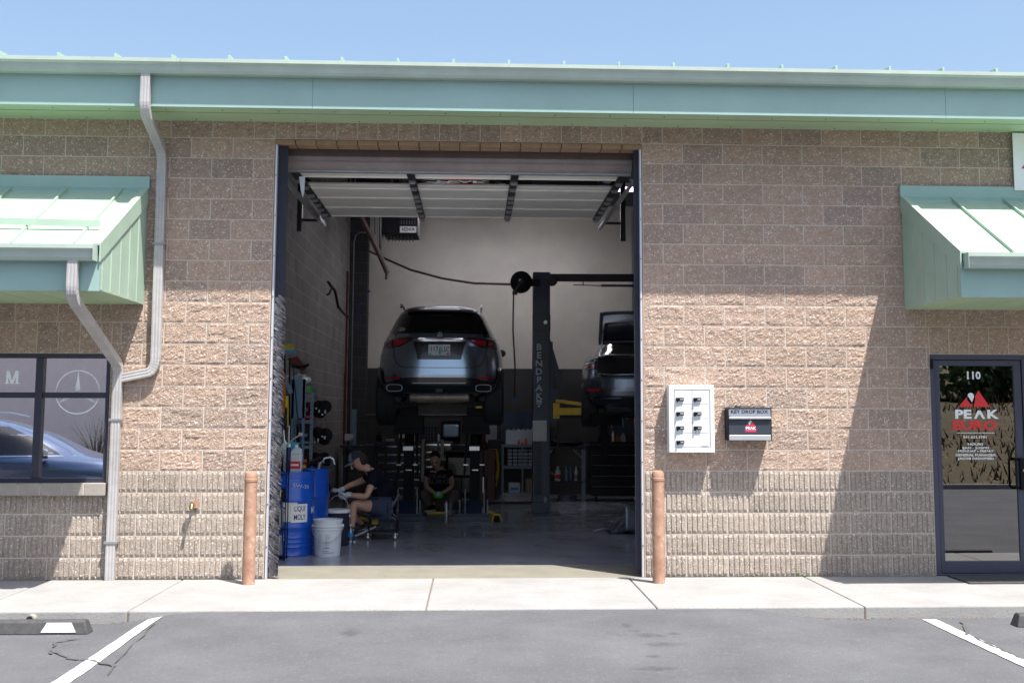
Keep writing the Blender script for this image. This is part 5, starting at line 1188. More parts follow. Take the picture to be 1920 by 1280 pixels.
# brooms and long tools hanging between the seal and the rack
ty=3.6
def tool(name,lab,cat,px_,ytop,ybot,hm,headf,y=ty,r=.012,lean=0,hpart='handle'):
    a=W(px_,ytop,y); b=W(px_+lean,ybot,y); t=thing(name,lab,cat,(a.x,y,max(0,b.z)),'long tools by the left wall'); mb=MB(); mb.tube([a,b],r,8); part(mb,hpart,hm,t); headf(t,a,b); return t
def hd1(t,a,b):
    mb=MB(); mb.box((a.x-.09,ty-.03,a.z),(a.x+.13,ty+.03,a.z+.035)); part(mb,'head','blue',t,bevel=.006)
    mb=MB()
    for i in range(150):
        x=a.x-.08+.19*random.random(); yy=ty+random.uniform(-.02,.02); mb.add([(x-.004,yy,a.z+.036),(x+.004,yy,a.z+.036),(x+random.uniform(-.012,.012),yy,a.z+.036+random.uniform(.08,.10))],[(0,1,2)])
    part(mb,'bristles','bristleyel',t,fix=False)
tool('push_broom','upturned push broom with blue head and yellow bristles by left jamb','broom',534,662,1000,'black',hd1)
def hd2(t,a,b):
    mb=MB(); mb.add([(a.x-.03,ty+.05,a.z),(a.x+.10,ty+.05,a.z+.03),(a.x+.21,ty+.05,a.z-.12),(a.x+.17,ty+.05,a.z-.15),(a.x+.03,ty+.05,a.z-.10)],[(0,1,2,3,4)]); part(mb,'brush','redpaint',t,solid=.04)
tool('hand_broom','dark red angled broom head hanging beside the push broom','broom',543,672,900,'black',hd2,r=.011)
def hd3(t,a,b):
    mb=MB(); mb.tube([a,(a.x+.08,ty,a.z-.02),(a.x+.16,ty,a.z+.0),(a.x+.20,ty,a.z+.02)],.018,8); mb.bar((a.x-.02,ty,a.z),(a.x+.16,ty,a.z-.015),.03); part(mb,'hook','black',t)
tool('squeegee','black squeegee with a long thin handle leaning by the rack','squeegee',549,686,905,'navy',hd3,lean=22,r=.01)
def hd4(t,a,b):
    mb=MB(); mb.bar(a+Vector((-.03,-.03,-.02)),b+Vector((.02,-.03,.02)),.055,.02,up=(0,1,0)); part(mb,'blade','bluegray',t)
tool('long_scraper','pale blue flat scraper hanging beside the push broom','scraper',536,702,740,'bluegray',hd4,lean=8)
def hd5(t,a,b):
    mb=MB(); mb.tube([a,b],.03,10); part(mb,'sleeve','yellow',t)
tool('yellow_level','yellow handled tool hanging below the scraper','tool',537,742,800,'yellow',hd5,r=.016)
def hd6(t,a,b):
    mb=MB(); mb.bar(a+Vector((0,-.03,0)),b+Vector((0,-.03,0)),.07,.03,up=(0,1,0)); part(mb,'blade','slate',t)
tool('grey_shovel','dark grey flat tool hanging low behind the seal','tool',534,764,800,'slate',hd6)
mb=MB()
for k in range(6): 
    c_=W(529,740,3.4); mb.tube([(c_.x-.03+.008*k+.02*math.sin(2*PI*j/16),3.4+.01*k,c_.z+.28*math.cos(2*PI*j/16)) for j in range(17)],.005,5)
tag(mb.build('hanging_cord',['amber'],loc=c_),'coiled orange brown cord hanging behind the door seal','cord')  # thin orange brown cord looped in a coil
t=thing('blue_funnel','blue plastic funnel standing among the bottles on the drums','funnel',(W(546,835,2.5).x,2.6,1.0)); q=W(546,850,2.6); mb=MB(); mb.lathe((q.x,2.6,q.z-.08),[(.02,0),(.03,.06),(.10,.2),(.105,.21),(.09,.2),(.02,.07)],18); part(mb,'cone','cyan',t,smooth=30)
mb=MB(); mb.lathe((q.x-.1,2.75,q.z-.05),[(.02,0),(.09,.15),(.095,.16),(.08,.15)],18); part(mb,'spare_cone','blue',t,smooth=30)
mb=MB(); 
for xx in (.06,.2): mb.box((xx,3.9,.0),(xx+.03,3.93,2.0))
mb.box((.03,3.9,1.5),(.24,3.93,2.0)); tag(mb.build('tool_board',['bluegray'],loc=(.1,3.9,0)),'pale grey tool board standing behind the brooms','board')
# bottle on the floor
b=G(657,1021); t=thing('water_bottle','clear water bottle with blue label on the floor by the shoe','bottle',(b.x,b.y,0))
mb=MB(); mb.lathe((b.x,b.y,0),[(.032,0),(.034,.01),(.030,.03),(.034,.04),(.030,.06),(.034,.07),(.031,.085),(.034,.1),(.034,.155),(.014,.205),(.014,.225)],20); part(mb,'bottle','bottleclear',t,smooth=30)
mb=MB(); mb.lathe((b.x,b.y,.1),[(.0352,0),(.0352,.045)],20); part(mb,'label','blue',t,smooth=30); mb=MB(); mb.lathe((b.x,b.y,.2255),[(.016,0),(.016,.018)],12); part(mb,'cap','white',t)
# ------------------------------------------------------------------ back benches and chests
def chest(x0,x1,y0,y1,z0,z1,rows,cols_,name,lab,m_='blacksheen',trim='chrome',base=.0,tw=.024):
    t=thing(name,lab,'tool chest',((x0+x1)/2,y0,0)); mb=MB(); mb.box((x0,y0,z0),(x1,y1,z1)); mb.box((x0-.02,y0-.02,z1),(x1+.02,y1,z1+.03)); part(mb,'cabinet',m_,t,bevel=.004)
    zs=[z0+(z1-z0)*k/rows for k in range(rows+1)]
    for r in range(rows):
        for c in range(cols_):
            a=x0+(x1-x0)*c/cols_+.012; b=x0+(x1-x0)*(c+1)/cols_-.012
            mb=MB(); mb.box((a,y0-.018,zs[r]+.01),(b,y0-.001,zs[r+1]-.01)); d=part(mb,'drawer',m_,t,bevel=.003)
            mb=MB(); mb.box((a+.01,y0-.032,zs[r+1]-.012-tw),(b-.01,y0-.019,zs[r+1]-.012)); part(mb,'handle',trim,d)
    mb=MB()
    for x in (x0+.1,x1-.1): mb.lathe((x,y0+.1,.045),[(.045,-.02),(.045,.02)],14,'x')
    if z0>.05: part(mb,'castor','black',t)
    return t
yb=10.2
xa,xb=W(700,900,yb).x,W(790,900,yb).x
c1=chest(xa,xb,yb,yb+.6,.12,1.0,6,4,'tool_chest','long black tool chest with rows of bright drawer handles behind the stool',trim='chrome')
xc=W(846,900,yb).x
c2=chest(xb+.06,xc,yb,yb+.6,.12,1.03,7,2,'tool_chest','black tool cabinet with white edge strips behind the squatting man',trim='chrome')
mb=MB(); mb.box((xb+.0,yb-.03,.35),(xb+.05,yb-.001,1.1)); q=W(829,850,yb).x; mb.box((q-.03,yb-.06,.72),(q+.03,yb-.04,1.1)); part(mb,'edge_strip','white',c2)
# long bench top and clutter on it
def blob(name,lab,cat,px_,py_,w,h,m_,y=yb+.2,kind='box',grp='clutter on the back bench'):
    p=W(px_,py_,y); t=thing(name,lab,cat,tuple(p),grp); mb=MB()
    if kind=='box': mb.box((p.x-w/2,y,p.z),(p.x+w/2,y+.15,p.z+h)); part(mb,'case',m_,t,bevel=.006)
    if kind=='cyl': mb.lathe((p.x,y,p.z),[(w/2,0),(w/2,h*.7),(w/5,h*.82),(w/5,h)],12); part(mb,'bottle',m_,t,smooth=30)
    return t,p
def z1bench(px_,w,h,m_,name,lab,cat,kind='box'):
    p=W(px_,845,yb+.2); t=thing(name,lab,cat,(p.x,yb+.2,1.03),'clutter on the tool chests'); mb=MB(); z=1.062
    if kind=='box': mb.box((p.x-w/2,yb+.15,z),(p.x+w/2,yb+.3,z+h)); part(mb,'case',m_,t,bevel=.006)
    else: mb.lathe((p.x,yb+.2,z),[(w/2,0),(w/2,h*.7),(w/5,h*.85),(w/5,h)],12); part(mb,'bottle',m_,t,smooth=30)
    return t
z1bench(711,.10,.16,'black','spray_can','black spray can at the left end of the tool chest','can','cyl')
z1bench(731,.14,.04,'bucket','grease_tub','pale flat tub on the tool chest above the seated man','tub')
z1bench(768,.05,.2,'bucket','white_bottle','thin white bottle on the tool chest','bottle','cyl')
z1bench(778,.07,.26,'paper','paper_roll','upright pale paper roll on the tool chest','paper roll','cyl')
t=z1bench(799,.36,.26,'navy','parts_organiser','dark blue parts organiser with small drawers on the tool cabinet','organiser')
p=W(799,845,yb+.2); mb=MB()
for i in range(7):
    for j in range(4): mb.box((p.x-.165+.048*i,yb+.143,1.075+.06*j),(p.x-.165+.048*i+.008,yb+.149,1.075+.06*j+.04))
part(mb,'divider','bluegray',t)
z1bench(822,.06,.14,'silver','steel_can','small steel can at the right end of the tool cabinet','can','cyl')
# paper on wall, towel dispenser
p=W(756,810,12.); mb=MB(); mb.box((p.x-.08,11.95,p.z-.11),(p.x+.08,11.955,p.z+.11)); tag(mb.build('wall_notice',['paper'],loc=p),'white printed notice between the legs of the left lift stand','notice')
p=W(845,808,11.9); t=thing('towel_dispenser','blue and silver towel dispenser hung on the dark back wall','dispenser',tuple(p)); mb=MB(); mb.box((p.x-.15,11.85,p.z-.12),(p.x+.15,12.05,p.z+.13)); part(mb,'cover','bluegray',t,bevel=.03); mb=MB(); mb.box((p.x-.19,12.05,p.z-.2),(p.x+.19,12.08,p.z+.2)); part(mb,'back_plate','black',t)
for px_,pw,lab in ((893,.17,'dark grey wall panel right of the right lift stand'),(918,.24,'grey steel wall panel beside the parts shelf')):
    p=W(px_,812,11.98); mb=MB(); mb.box((p.x-pw,12.03,p.z-.28),(p.x+pw*.6,12.05,p.z+.22)); tag(mb.build('wall_panel',['galv' if pw>.2 else 'slate'],loc=p),lab,'panel','steel wall panels')
# red cylinder / jack behind the right stand
p=W(905,900,9.6); t=thing('floor_jack','dark red upright cylinder with a steel rod behind the right stand','jack',(p.x,9.6,0))
mb=MB(); mb.box((p.x-.09,9.5,.06),(p.x+.22,9.8,.95)); mb.lathe((p.x+.02,9.65,.95),[(.07,0),(.07,.08),(.03,.14),(.03,.3)],14); part(mb,'body','redpaint',t,bevel=.02)
mb=MB(); mb.box((p.x+.0,9.48,.2),(p.x+.02,9.495,.78)); part(mb,'rod','silver',t)
# black tool trolley with handle behind squatting man at right
p=W(862,900,9.7); t=thing('tool_trolley','black two sided tool trolley between the man and right stand','trolley',(p.x,9.7,0)); mb=MB(); mb.box((p.x-.25,9.6,.1),(p.x+.25,10.1,.86)); mb.box((p.x-.28,9.57,.86),(p.x+.28,10.12,.90)); part(mb,'cabinet','black',t,bevel=.008)
mb=MB(); mb.box((p.x-.2,9.585,.2),(p.x+.2,9.598,.45)); mb.box((p.x-.2,9.585,.5),(p.x+.2,9.598,.8)); part(mb,'drawer','blacksheen',t)
# parts cart with shelves
x0,x1=W(941,900,9.7).x,W(1003,900,9.7).x; cy0=9.7
t=thing('parts_cart','grey wheeled parts cart with trays left of the lift column','cart',((x0+x1)/2,cy0,0))
for xx in (x0,x1-.03):
    for yy in (cy0,cy0+.5): mb=MB(); mb.box((xx,yy,.06),(xx+.03,yy+.03,1.02)); part(mb,'post','grayshelf',t)
mb=MB()
for z in (.16,.62,.99): mb.box((x0,cy0,z),(x1,cy0+.53,z+.02)); mb.box((x0,cy0-.012,z-.015),(x1,cy0-.001,z+.03))
part(mb,'shelf','grayshelf',t)
mb=MB()
for xx in (x0+.02,x1-.02): mb.lathe((xx,cy0+.03,.035),[(.035,-.015),(.035,.015)],14,'x')
mb.bar((x0+.36,cy0-.02,.16),(x0+.36,cy0-.02,1.0),.025); part(mb,'castor','galv',t)
t2=thing('small_parts_organiser','grid of small clear parts drawers in the wheeled cart','organiser',((x0+x1)/2,cy0,.64)); mb=MB(); mb.box((x0+.08,cy0+.05,.641),(x1-.04,cy0+.35,.97)); part(mb,'case','black',t2)
for j in range(5):
    mb=MB()
    for i in range(5): 
        if i!=2 or True: mb.box((x0+.10+.092*i,cy0+.035,.655+.06*j),(x0+.10+.092*i+.078,cy0+.049,.655+.06*j+.045))
    part(mb,'drawer_row','decaldim' if j<4 else 'bluegray',t2,bevel=.003)
t2=thing('clear_bin','clear lidded bin with orange caps on top of the parts cart','bin',((x0+x1)/2,cy0,1.02)); mb=MB(); mb.box((x0+.06,cy0+.1,1.012),(x1-.03,cy0+.4,1.27)); part(mb,'bin','brushed',t2,bevel=.01)
mb=MB()
for k in range(6): mb.lathe((x0+.12+.085*k,cy0+.12,1.27),[(.02,0),(.02,.03)],10)
part(mb,'cap','clearplast',t2)
for k,(dx_,h_,m_) in enumerate(((.30,.09,'orange'),(.42,.13,'orange'),(.36,.05,'amber'))):
    mb=MB(); mb.lathe((x0+dx_,cy0+.05,1.012),[(.022,0),(.022,h_*.7),(.008,h_)],10); tag(mb.build('orange_bottle',['orange'],loc=(x0+dx_,cy0+.05,1.01)),('small orange tipped bottle, leftmost in front of the clear bin','tallest orange bottle in front of the clear bin','shortest orange bottle in front of the clear bin')[k],'bottle','orange bottles on the cart')
t2=thing('lug_box','white and blue printed tub on the low shelf of the cart','tub',(x0+.2,cy0,.18)); mb=MB(); mb.box((x0+.12,cy0+.02,.181),(x0+.32,cy0+.25,.36)); part(mb,'tub','clearplast',t2,bevel=.01); mb=MB(); mb.box((x0+.15,cy0+.014,.23),(x0+.29,cy0+.0195,.28)); part(mb,'print','blue',t2)
mb=MB(); mb.box((x0+.42,cy0+.02,.181),(x0+.58,cy0+.3,.42)); tag(mb.build('cardboard_box',['cardb'],loc=(x0+.5,cy0,.18)),'brown cardboard box on the low shelf of the cart','box')
mb=MB(); mb.tube([(x0-.11+.05*math.sin(k/5*PI),cy0-.05,.95-.13*k) for k in range(6)],.016,8); mb.tube([(x0-.14+.06*math.sin(k/5*PI),cy0-.03,.95-.12*k) for k in range(6)],.014,8); tag(mb.build('yellow_hose',['yellow'],loc=(x0-.1,cy0,.9)),'yellow coiled hose hanging at the left end of the cart','hose')
p=W(925,900,9.9); mb=MB(); mb.box((p.x-.1,9.95,0.05),(p.x+.12,10.2,1.1)); tag(mb.build('grey_locker',['slate'],loc=(p.x,9.95,0)),'tall narrow grey cabinet between the red jack and the cart','cabinet')
mb=MB(); a=W(940,772,11.5); b=W(1000,800,11.5); mb.box((a.x,11.6,1.05),(b.x+.25,11.95,a.z)); tag(mb.build('wall_cabinet',['liftblue'],loc=(a.x,11.6,1.2)),'dark blue wall cabinet behind the parts cart','cabinet')
# right bench
x0,x1=W(1024,900,yb).x,W(1100,900,yb).x
t=thing('workbench','blue grey steel workbench with a lower shelf right of the lift column','workbench',((x0+x1)/2,yb,0))
mb=MB(); mb.box((x0-.1,yb,.93),(x1,yb+.7,.97)); part(mb,'top','slate',t,bevel=.004)
for xx in (x0-.08,x1-.09): mb=MB(); mb.box((xx,yb+.02,0),(xx+.07,yb+.06,.929)); mb.bar((xx+.035,yb+.04,.75),(xx-.15 if xx>x0 else xx+.2,yb+.04,.92),.03); part(mb,'leg','grayshelf',t)
mb=MB(); mb.box((x0-.08,yb+.02,.33),(x1-.02,yb+.6,.36)); part(mb,'lower_shelf','slate',t)
for k,(dx_,r,h_,m_,lab) in enumerate(((.22,.05,.26,'clearplast','clear jug with red label on the bench lower shelf'),(.37,.028,.27,'bluegray','blue grey spray can on the bench lower shelf'),(.45,.022,.25,'bluegray','slim grey spray can on the bench lower shelf'),(.55,.03,.26,'white','white spray can on the bench lower shelf'),(.70,.03,.2,'redpaint','dark red bottle at right end of the lower shelf'))):
    q=thing('shelf_bottle',lab,'bottle',(x0+dx_,yb+.12,.36),'bottles on the bench shelf'); mb=MB(); mb.lathe((x0+dx_,yb+.12,.361),[(r,0),(r,h_*.65),(r*.4,h_*.85),(r*.4,h_)],14); part(mb,'bottle',m_,q,smooth=30)
    if k in (0,3): mb=MB(); mb.lathe((x0+dx_,yb+.12,.40),[(r+.001,0),(r+.001,.07)],14); part(mb,'label','red' if k==0 else 'bluegray',q)
mb=MB(); p=W(1064,940,yb+.2); mb.lathe((p.x,yb+.3,0.001),[(.16,0),(.18,.08),(.185,.09),(.17,.09),(.15,.02)],24); tag(mb.build('drain_pan',['brushed'],smooth=30,loc=(p.x,yb+.3,0)),'round metal drain pan on the floor under the workbench','pan')
for k,(px_,w,h_,m_,lab) in enumerate(((1037,.10,.12,'black','black grinder on the workbench'),(1055,.16,.05,'slate','flat grey tray on the workbench'),(1078,.3,.03,'galv','steel bar lying on the workbench'))):
    p=W(px_,850,yb+.2); mb=MB(); mb.box((p.x-w/2,yb+.15,.971),(p.x+w/2,yb+.3,.971+h_)); mb.lathe((p.x+w*.3,yb+.12,.971+h_*.5),[(h_*.45,-.03),(h_*.45,.03)],12,'x'); tag(mb.build('bench_tool',[m_],loc=p,bevel=.004),lab,'tool','tools on the workbench')
x0,x1=W(1108,900,yb-.1).x,W(1108,900,yb).x+1.7
c3=chest(x0,x1,yb-.1,yb+.6,.1,1.03,5,2,'tool_chest','black and grey tool chest below the raised sedan',m_='blacksheen',trim='galv',tw=.006)
for k,(dx_,r,h_,m_,lab) in enumerate(((.42,.03,.2,'silver','silver spray can on the chest under the sedan'),(.50,.04,.12,'orange','orange cap bottle on the chest under the sedan'),(.60,.05,.16,'clearplast','clear bottle on the chest under the sedan'),(.2,.05,.12,'black','black tub on the chest under the sedan'),(.72,.03,.15,'redpaint','dark red bottle on the chest under the sedan'))):
    mb=MB(); mb.lathe((x0+dx_,yb+.05,1.062),[(r,0),(r,h_*.65),(r*.4,h_*.8),(r*.4,h_)],12); tag(mb.build('chest_bottle',[m_],smooth=30,loc=(x0+dx_,yb+.05,1.06)),lab,'bottle','bottles on the right tool chest')
# slanted vise / press at the left corner
p=W(659,855,10.); t=thing('bench_press','grey drill press standing at the left rear corner','press',(p.x,10.1,0)); a=W(661,767,10.1)
mb=MB(); mb.box((a.x-.03,10.1,1.0),(a.x+.07,10.2,a.z)); part(mb,'column','bluegray',t,bevel=.01)
mb=MB(); mb.box((a.x-.12,10.0,1.08),(a.x+.02,10.15,1.2)); mb.lathe((a.x+.0,9.98,1.15),[(.05,-.02),(.05,.02)],14,'y'); part(mb,'clamp','silver',t,bevel=.01)
mb=MB(); q=W(640,845,10.1); mb.box((q.x,9.9,.96),(q.x+.75,10.5,1.0)); mb.box((q.x+.05,9.95,0),(q.x+.1,10.4,.96)); mb.box((q.x+.6,9.95,0),(q.x+.65,10.4,.96)); part(mb,'table','slate',t)
# ------------------------------------------------------------------ the world mirrored in glass and paint
mb=MB()
def em(u,v):
    x=8+70*u; y=-15.4-9*v; z=-.05+2.1*v+.35*noise.noise(Vector((x*.4,y*.4,0)))*min(1,v*4); 
    return (x,y,z)
mb.grid(em,60,12); mb.grid(lambda u,v:(8+70*u,-24.4-20*v,2.05+.3*noise.noise(Vector((u*20,v*5,3)))),30,4)
tag(mb.build('embankment',['drygrass'],smooth=True),'dry grass bank across the lot behind the viewer',kind='structure')
mb=MB(); mb.box((8,-15.4,-.1),(60,-15.2,.0)); tag(mb.build('far_kerb',['curbc']),'kerb across the parking lot',kind='structure')
t=thing('stucco_building','pale stucco building across the parking lot','building',(-10,-25,0))
mb=MB(); mb.box((-30,-33,-.1),(-4.6,-25,7)); part(mb,'wall','stucco',t); mb=MB(); mb.box((-30.2,-33.2,7),(-4.4,-24.7,7.3)); part(mb,'roof','galv',t)
t=thing('grey_building','grey building with square windows beyond the bank','building',(15,-30,0))
mb=MB(); mb.box((10,-34,-.1),(16.2,-27,4.6)); part(mb,'wall','galv',t)
for i in range(4):
    for j in range(2): mb=MB(); mb.box((10.8+1.35*i,-26.99,.9+1.7*j),(11.6+1.35*i,-26.95,2.0+1.7*j)); part(mb,'window','bluegray',t)
def tree(x,y,h,r,lab,n=1500,name='leafy_tree'):
    t=thing(name,lab,'tree',(x,y,0),'trees across the parking lot'); mb=MB(); mb.tube([(x,y,-.1),(x+.1,y,h*.4),(x,y+.1,h*.8)],[.18,.12,.04],8)
    for k in range(7): a=k*.9; mb.tube([(x,y,h*(.3+.07*k)),(x+r*.7*math.cos(a),y+r*.7*math.sin(a),h*(.45+.07*k))],[.06,.015],5)
    part(mb,'trunk','bark',t); mb=MB()
    cl=[(random.gauss(0,r*.45),random.gauss(0,r*.45),random.uniform(.3,1)*h,random.uniform(.25,.5)*r) for _ in range(26)]
    for i in range(n):
        c=random.choice(cl); d=Vector((random.gauss(0,1),random.gauss(0,1),random.gauss(0,.8))); d=d.normalized()*c[3]*random.uniform(.6,1.1); p=Vector((x+c[0]*(1.2-c[2]/h*.7),y+c[1]*(1.2-c[2]/h*.7),c[2]))+d
        a=Vector((random.gauss(0,1),random.gauss(0,1),random.gauss(0,1))).normalized()*.16; b=a.cross(Vector((random.gauss(0,1),random.gauss(0,1),random.gauss(0,1)))).normalized()*.10
        mb.add([p-a,p+b,p+a,p-b],[(0,1,2,3)])
    part(mb,'crown','leaf',t,fix=False)
TL=['leafy tree behind the grey building','leafy tree at the right end of the grey building','second tree along the top of the bank','tall tree in the middle of the bank','last tree at the far end of the bank','low dense tree at the near end of the bank']
for i,(x,y,h,r) in enumerate(((13.5,-35,8,2.6),(17.5,-30,9,3.0),(21.,-31,8.5,3.),(25,-30,9,3),(30,-31,8,3),(19.3,-28,6,2.4))): tree(x,y,h,r,TL[i],1600)
mb=MB()
for i in range(6500):
    x=random.uniform(8,40); v=random.random(); y=-15.4-9*v; z=-.05+2.1*v; h=random.uniform(.05,.28); a=random.uniform(-.15,.15); w_0=random.uniform(.008,.04)
    mb.add([(x-w_0,y,z-.05),(x+w_0,y,z-.05),(x+a,y+random.uniform(-.1,.1),z+h)],[(0,1,2)])
tag(mb.build('dry_brush',['drygrass'],fix=False),'dry brush and grass tufts on the bank','brush',kind='stuff')
# pegboard and small tools on the wall above the right chest, adapter block under the sedan
p=W(1166,782,11.9); t=thing('pegboard','small dark pegboard with hanging tools behind the right tool chest','pegboard',tuple(p)); mb=MB(); mb.box((p.x-.45,12.03,p.z-.35),(p.x+.6,12.06,p.z+.25)); part(mb,'board','slate',t)
for k in range(12):
    mb=MB(); xx=p.x-.35+.075*k; zz=p.z+.12-.07*(k%3); mb.bar((xx,12.0,zz),(xx+.02,12.0,zz-random.uniform(.1,.22)),.018,.018); part(mb,'hand_tool',['silver','redpaint','orange','chrome','brushed','bluegray'][k%6],t)
p=W(1132,790,6.6); mb=MB(); mb.box((p.x-.22,6.4,p.z-.05),(p.x+.25,6.9,p.z+.12)); mb.box((p.x-.05,6.5,p.z-.6),(p.x+.05,6.6,p.z-.05)); tag(mb.build('lift_adapter',['black'],loc=p,bevel=.006),'black adapter block and stem under the rear of the raised sedan','lift part')
q=W(1075,838,10.3); mb=MB(); mb.ball((q.x,10.35,1.03),(.2,.08,.05)); mb.tube([(q.x-.1,10.3,1.04),(q.x-.25,10.3,1.03)],.02,8); tag(mb.build('work_light',['black'],loc=q,smooth=True),'black hand tool lying at the right end of the workbench','tool')
mb=MB(); P=[W(1044,770,10.6),W(1046,800,10.6),W(1041,830,10.5),W(1037,850,10.4)]; mb.tube(P,.012,6); tag(mb.build('power_cable',['black'],loc=P[0]),'thin black cable hanging to the workbench','cable')
mb=MB(); p=W(1036,1000,yb); mb.tube([(p.x,yb+.3,.5),(p.x+.1,yb+.2,.42),(p.x+.15,yb+.25,.40),(p.x+.05,yb+.28,.39)],.014,6); tag(mb.build('coiled_hose',['yellow'],loc=(p.x,yb+.2,.4)),'short yellow hose on the workbench lower shelf','hose')
t=thing('dry_shrub','bare twiggy shrub in front of the stucco building','shrub',(-7.5,-21,0)); mb=MB()
for i in range(110):
    a=random.uniform(0,2*PI); s=random.uniform(.2,.7); h=random.uniform(.5,1.5); mb.tube([(-7.5,-21,0),(-7.5+s*.5*math.cos(a),-21+s*.5*math.sin(a),h*.6),(-7.5+s*math.cos(a)*1.3+random.uniform(-.2,.2),-21+s*math.sin(a)*1.3,h)],[.008,.005,.002],4)
part(mb,'twigs','twig',t)
# ------------------------------------------------------------------ people
def skinned(name,J,E,material,parent=None,sub=2,loc=None,root=0):
    base=parent_origin(parent) if parent is not None else Vector(loc)
    names=list(J); idx={k:i for i,k in enumerate(names)}
    me=bpy.data.meshes.new('s'); me.from_pydata([Vector(J[k][0])-base for k in names],[(idx[a],idx[b]) for a,b in E],[])
    o=bpy.data.objects.new('s',me); COL.objects.link(o)
    md=o.modifiers.new('k','SKIN'); md.use_smooth_shade=True
    sv=me.skin_vertices[0].data if me.skin_vertices else None
    if sv is None:
        me.skin_vertices.new() if hasattr(me.skin_vertices,'new') else None; sv=me.skin_vertices[0].data
    for k,i in idx.items():
        r=J[k][1]; r=r if isinstance(r,tuple) else (r,r); sv[i].radius=r; sv[i].use_root=(i==root); sv[i].use_loose=False
    m2=o.modifiers.new('u','SUBSURF'); m2.levels=sub; m2.render_levels=sub
    dg=bpy.context.evaluated_depsgraph_get(); dg.update(); nm=bpy.data.meshes.new_from_object(o.evaluated_get(dg)); nm.name=name
    bpy.data.objects.remove(o); bpy.data.meshes.remove(me)
    nm.materials.clear(); nm.materials.append(M[material]); nm.polygons.foreach_set('use_smooth',[True]*len(nm.polygons))
    q=bpy.data.objects.new(name,nm); COL.objects.link(q)
    if parent is not None: q.parent=parent; ORG[q.name]=base
    else: q.location=base; ORG[q.name]=Vector(base)
    return q
def hand(name,wr,d,side,material,parent,curl=.8,s=1.,thumb=1):
    wr=Vector(wr); d=Vector(d).normalized(); side=Vector(side); side=(side-d*side.dot(d)).normalized(); nrm=d.cross(side).normalized()*thumb
    J={'w':(wr,(.026*s,.021*s)),'p':(wr+d*.045*s,(.034*s,.019*s))}; E=[('w','p')]
    for k,(o,l) in enumerate(((-.032,.062),(-.011,.074),(.011,.070),(.031,.055))):
        b=wr+d*(.085-.004*abs(k-1.5))*s+side*o*s; J['k%d'%k]=(b,.0115*s); E.append(('p','k%d'%k)); p=b; a=0; prev='k%d'%k
        for j,fr in enumerate((.45,.32,.23)):
            a+=curl*(.45,.75,.6)[j]*(1+.08*k); p=p+(d*math.cos(a)+nrm*math.sin(a))*l*fr*s; n='f%d%d'%(k,j); J[n]=(p,(.0105,.0098,.0085)[j]*s); E.append((prev,n)); prev=n
    b=wr+d*.03*s-side*.03*s+nrm*.01*s; J['t0']=(b,.014*s); E.append(('p','t0')); p1=b+(d*.6-side*.55+nrm*.45).normalized()*.034*s; J['t1']=(p1,.012*s); p2=p1+(d*.85-side*.05+nrm*.5).normalized()*.03*s; J['t2']=(p2,.010*s); E+=[('t0','t1'),('t1','t2')]
    return skinned(name,J,E,material,parent,2)
def face(parent,c,fw,up,s=1.,mat_='skin',beard=False,base=None):
    fw=Vector(fw).normalized(); up=Vector(up); up=(up-fw*up.dot(fw)).normalized(); rt=fw.cross(up).normalized(); c=Vector(c)
    def P(a,b,d): return c+rt*a*s+up*b*s+fw*d*s
    mb=MB(); mb.tube([P(0,.012,.088),P(0,-.012,.105),P(0,-.028,.112),P(0,-.036,.098)],[.007*s,.010*s,.014*s,.009*s],8)
    part(mb,'nose',mat_,parent,smooth=True)
    for k in (-1,1):
        mb=MB(); mb.ball(P(.078*k,-.005,.0),(.014*s,.02*s,.03*s),8,6); part(mb,'ear',mat_,parent,smooth=True)
        mb=MB(); mb.ball(P(.031*k,.008,.083),(.012*s,.008*s,.006*s),8,6); part(mb,'eye','hair',parent)
        mb=MB(); mb.bar(P(.015*k,.028,.094),P(.05*k,.028,.083),.007*s); part(mb,'eyebrow','hair',parent)
    mb=MB(); mb.tube([P(-.026,-.062,.086),P(0,-.059,.094),P(.026,-.062,.086)],.005*s,6); part(mb,'mouth','redpaint',parent)
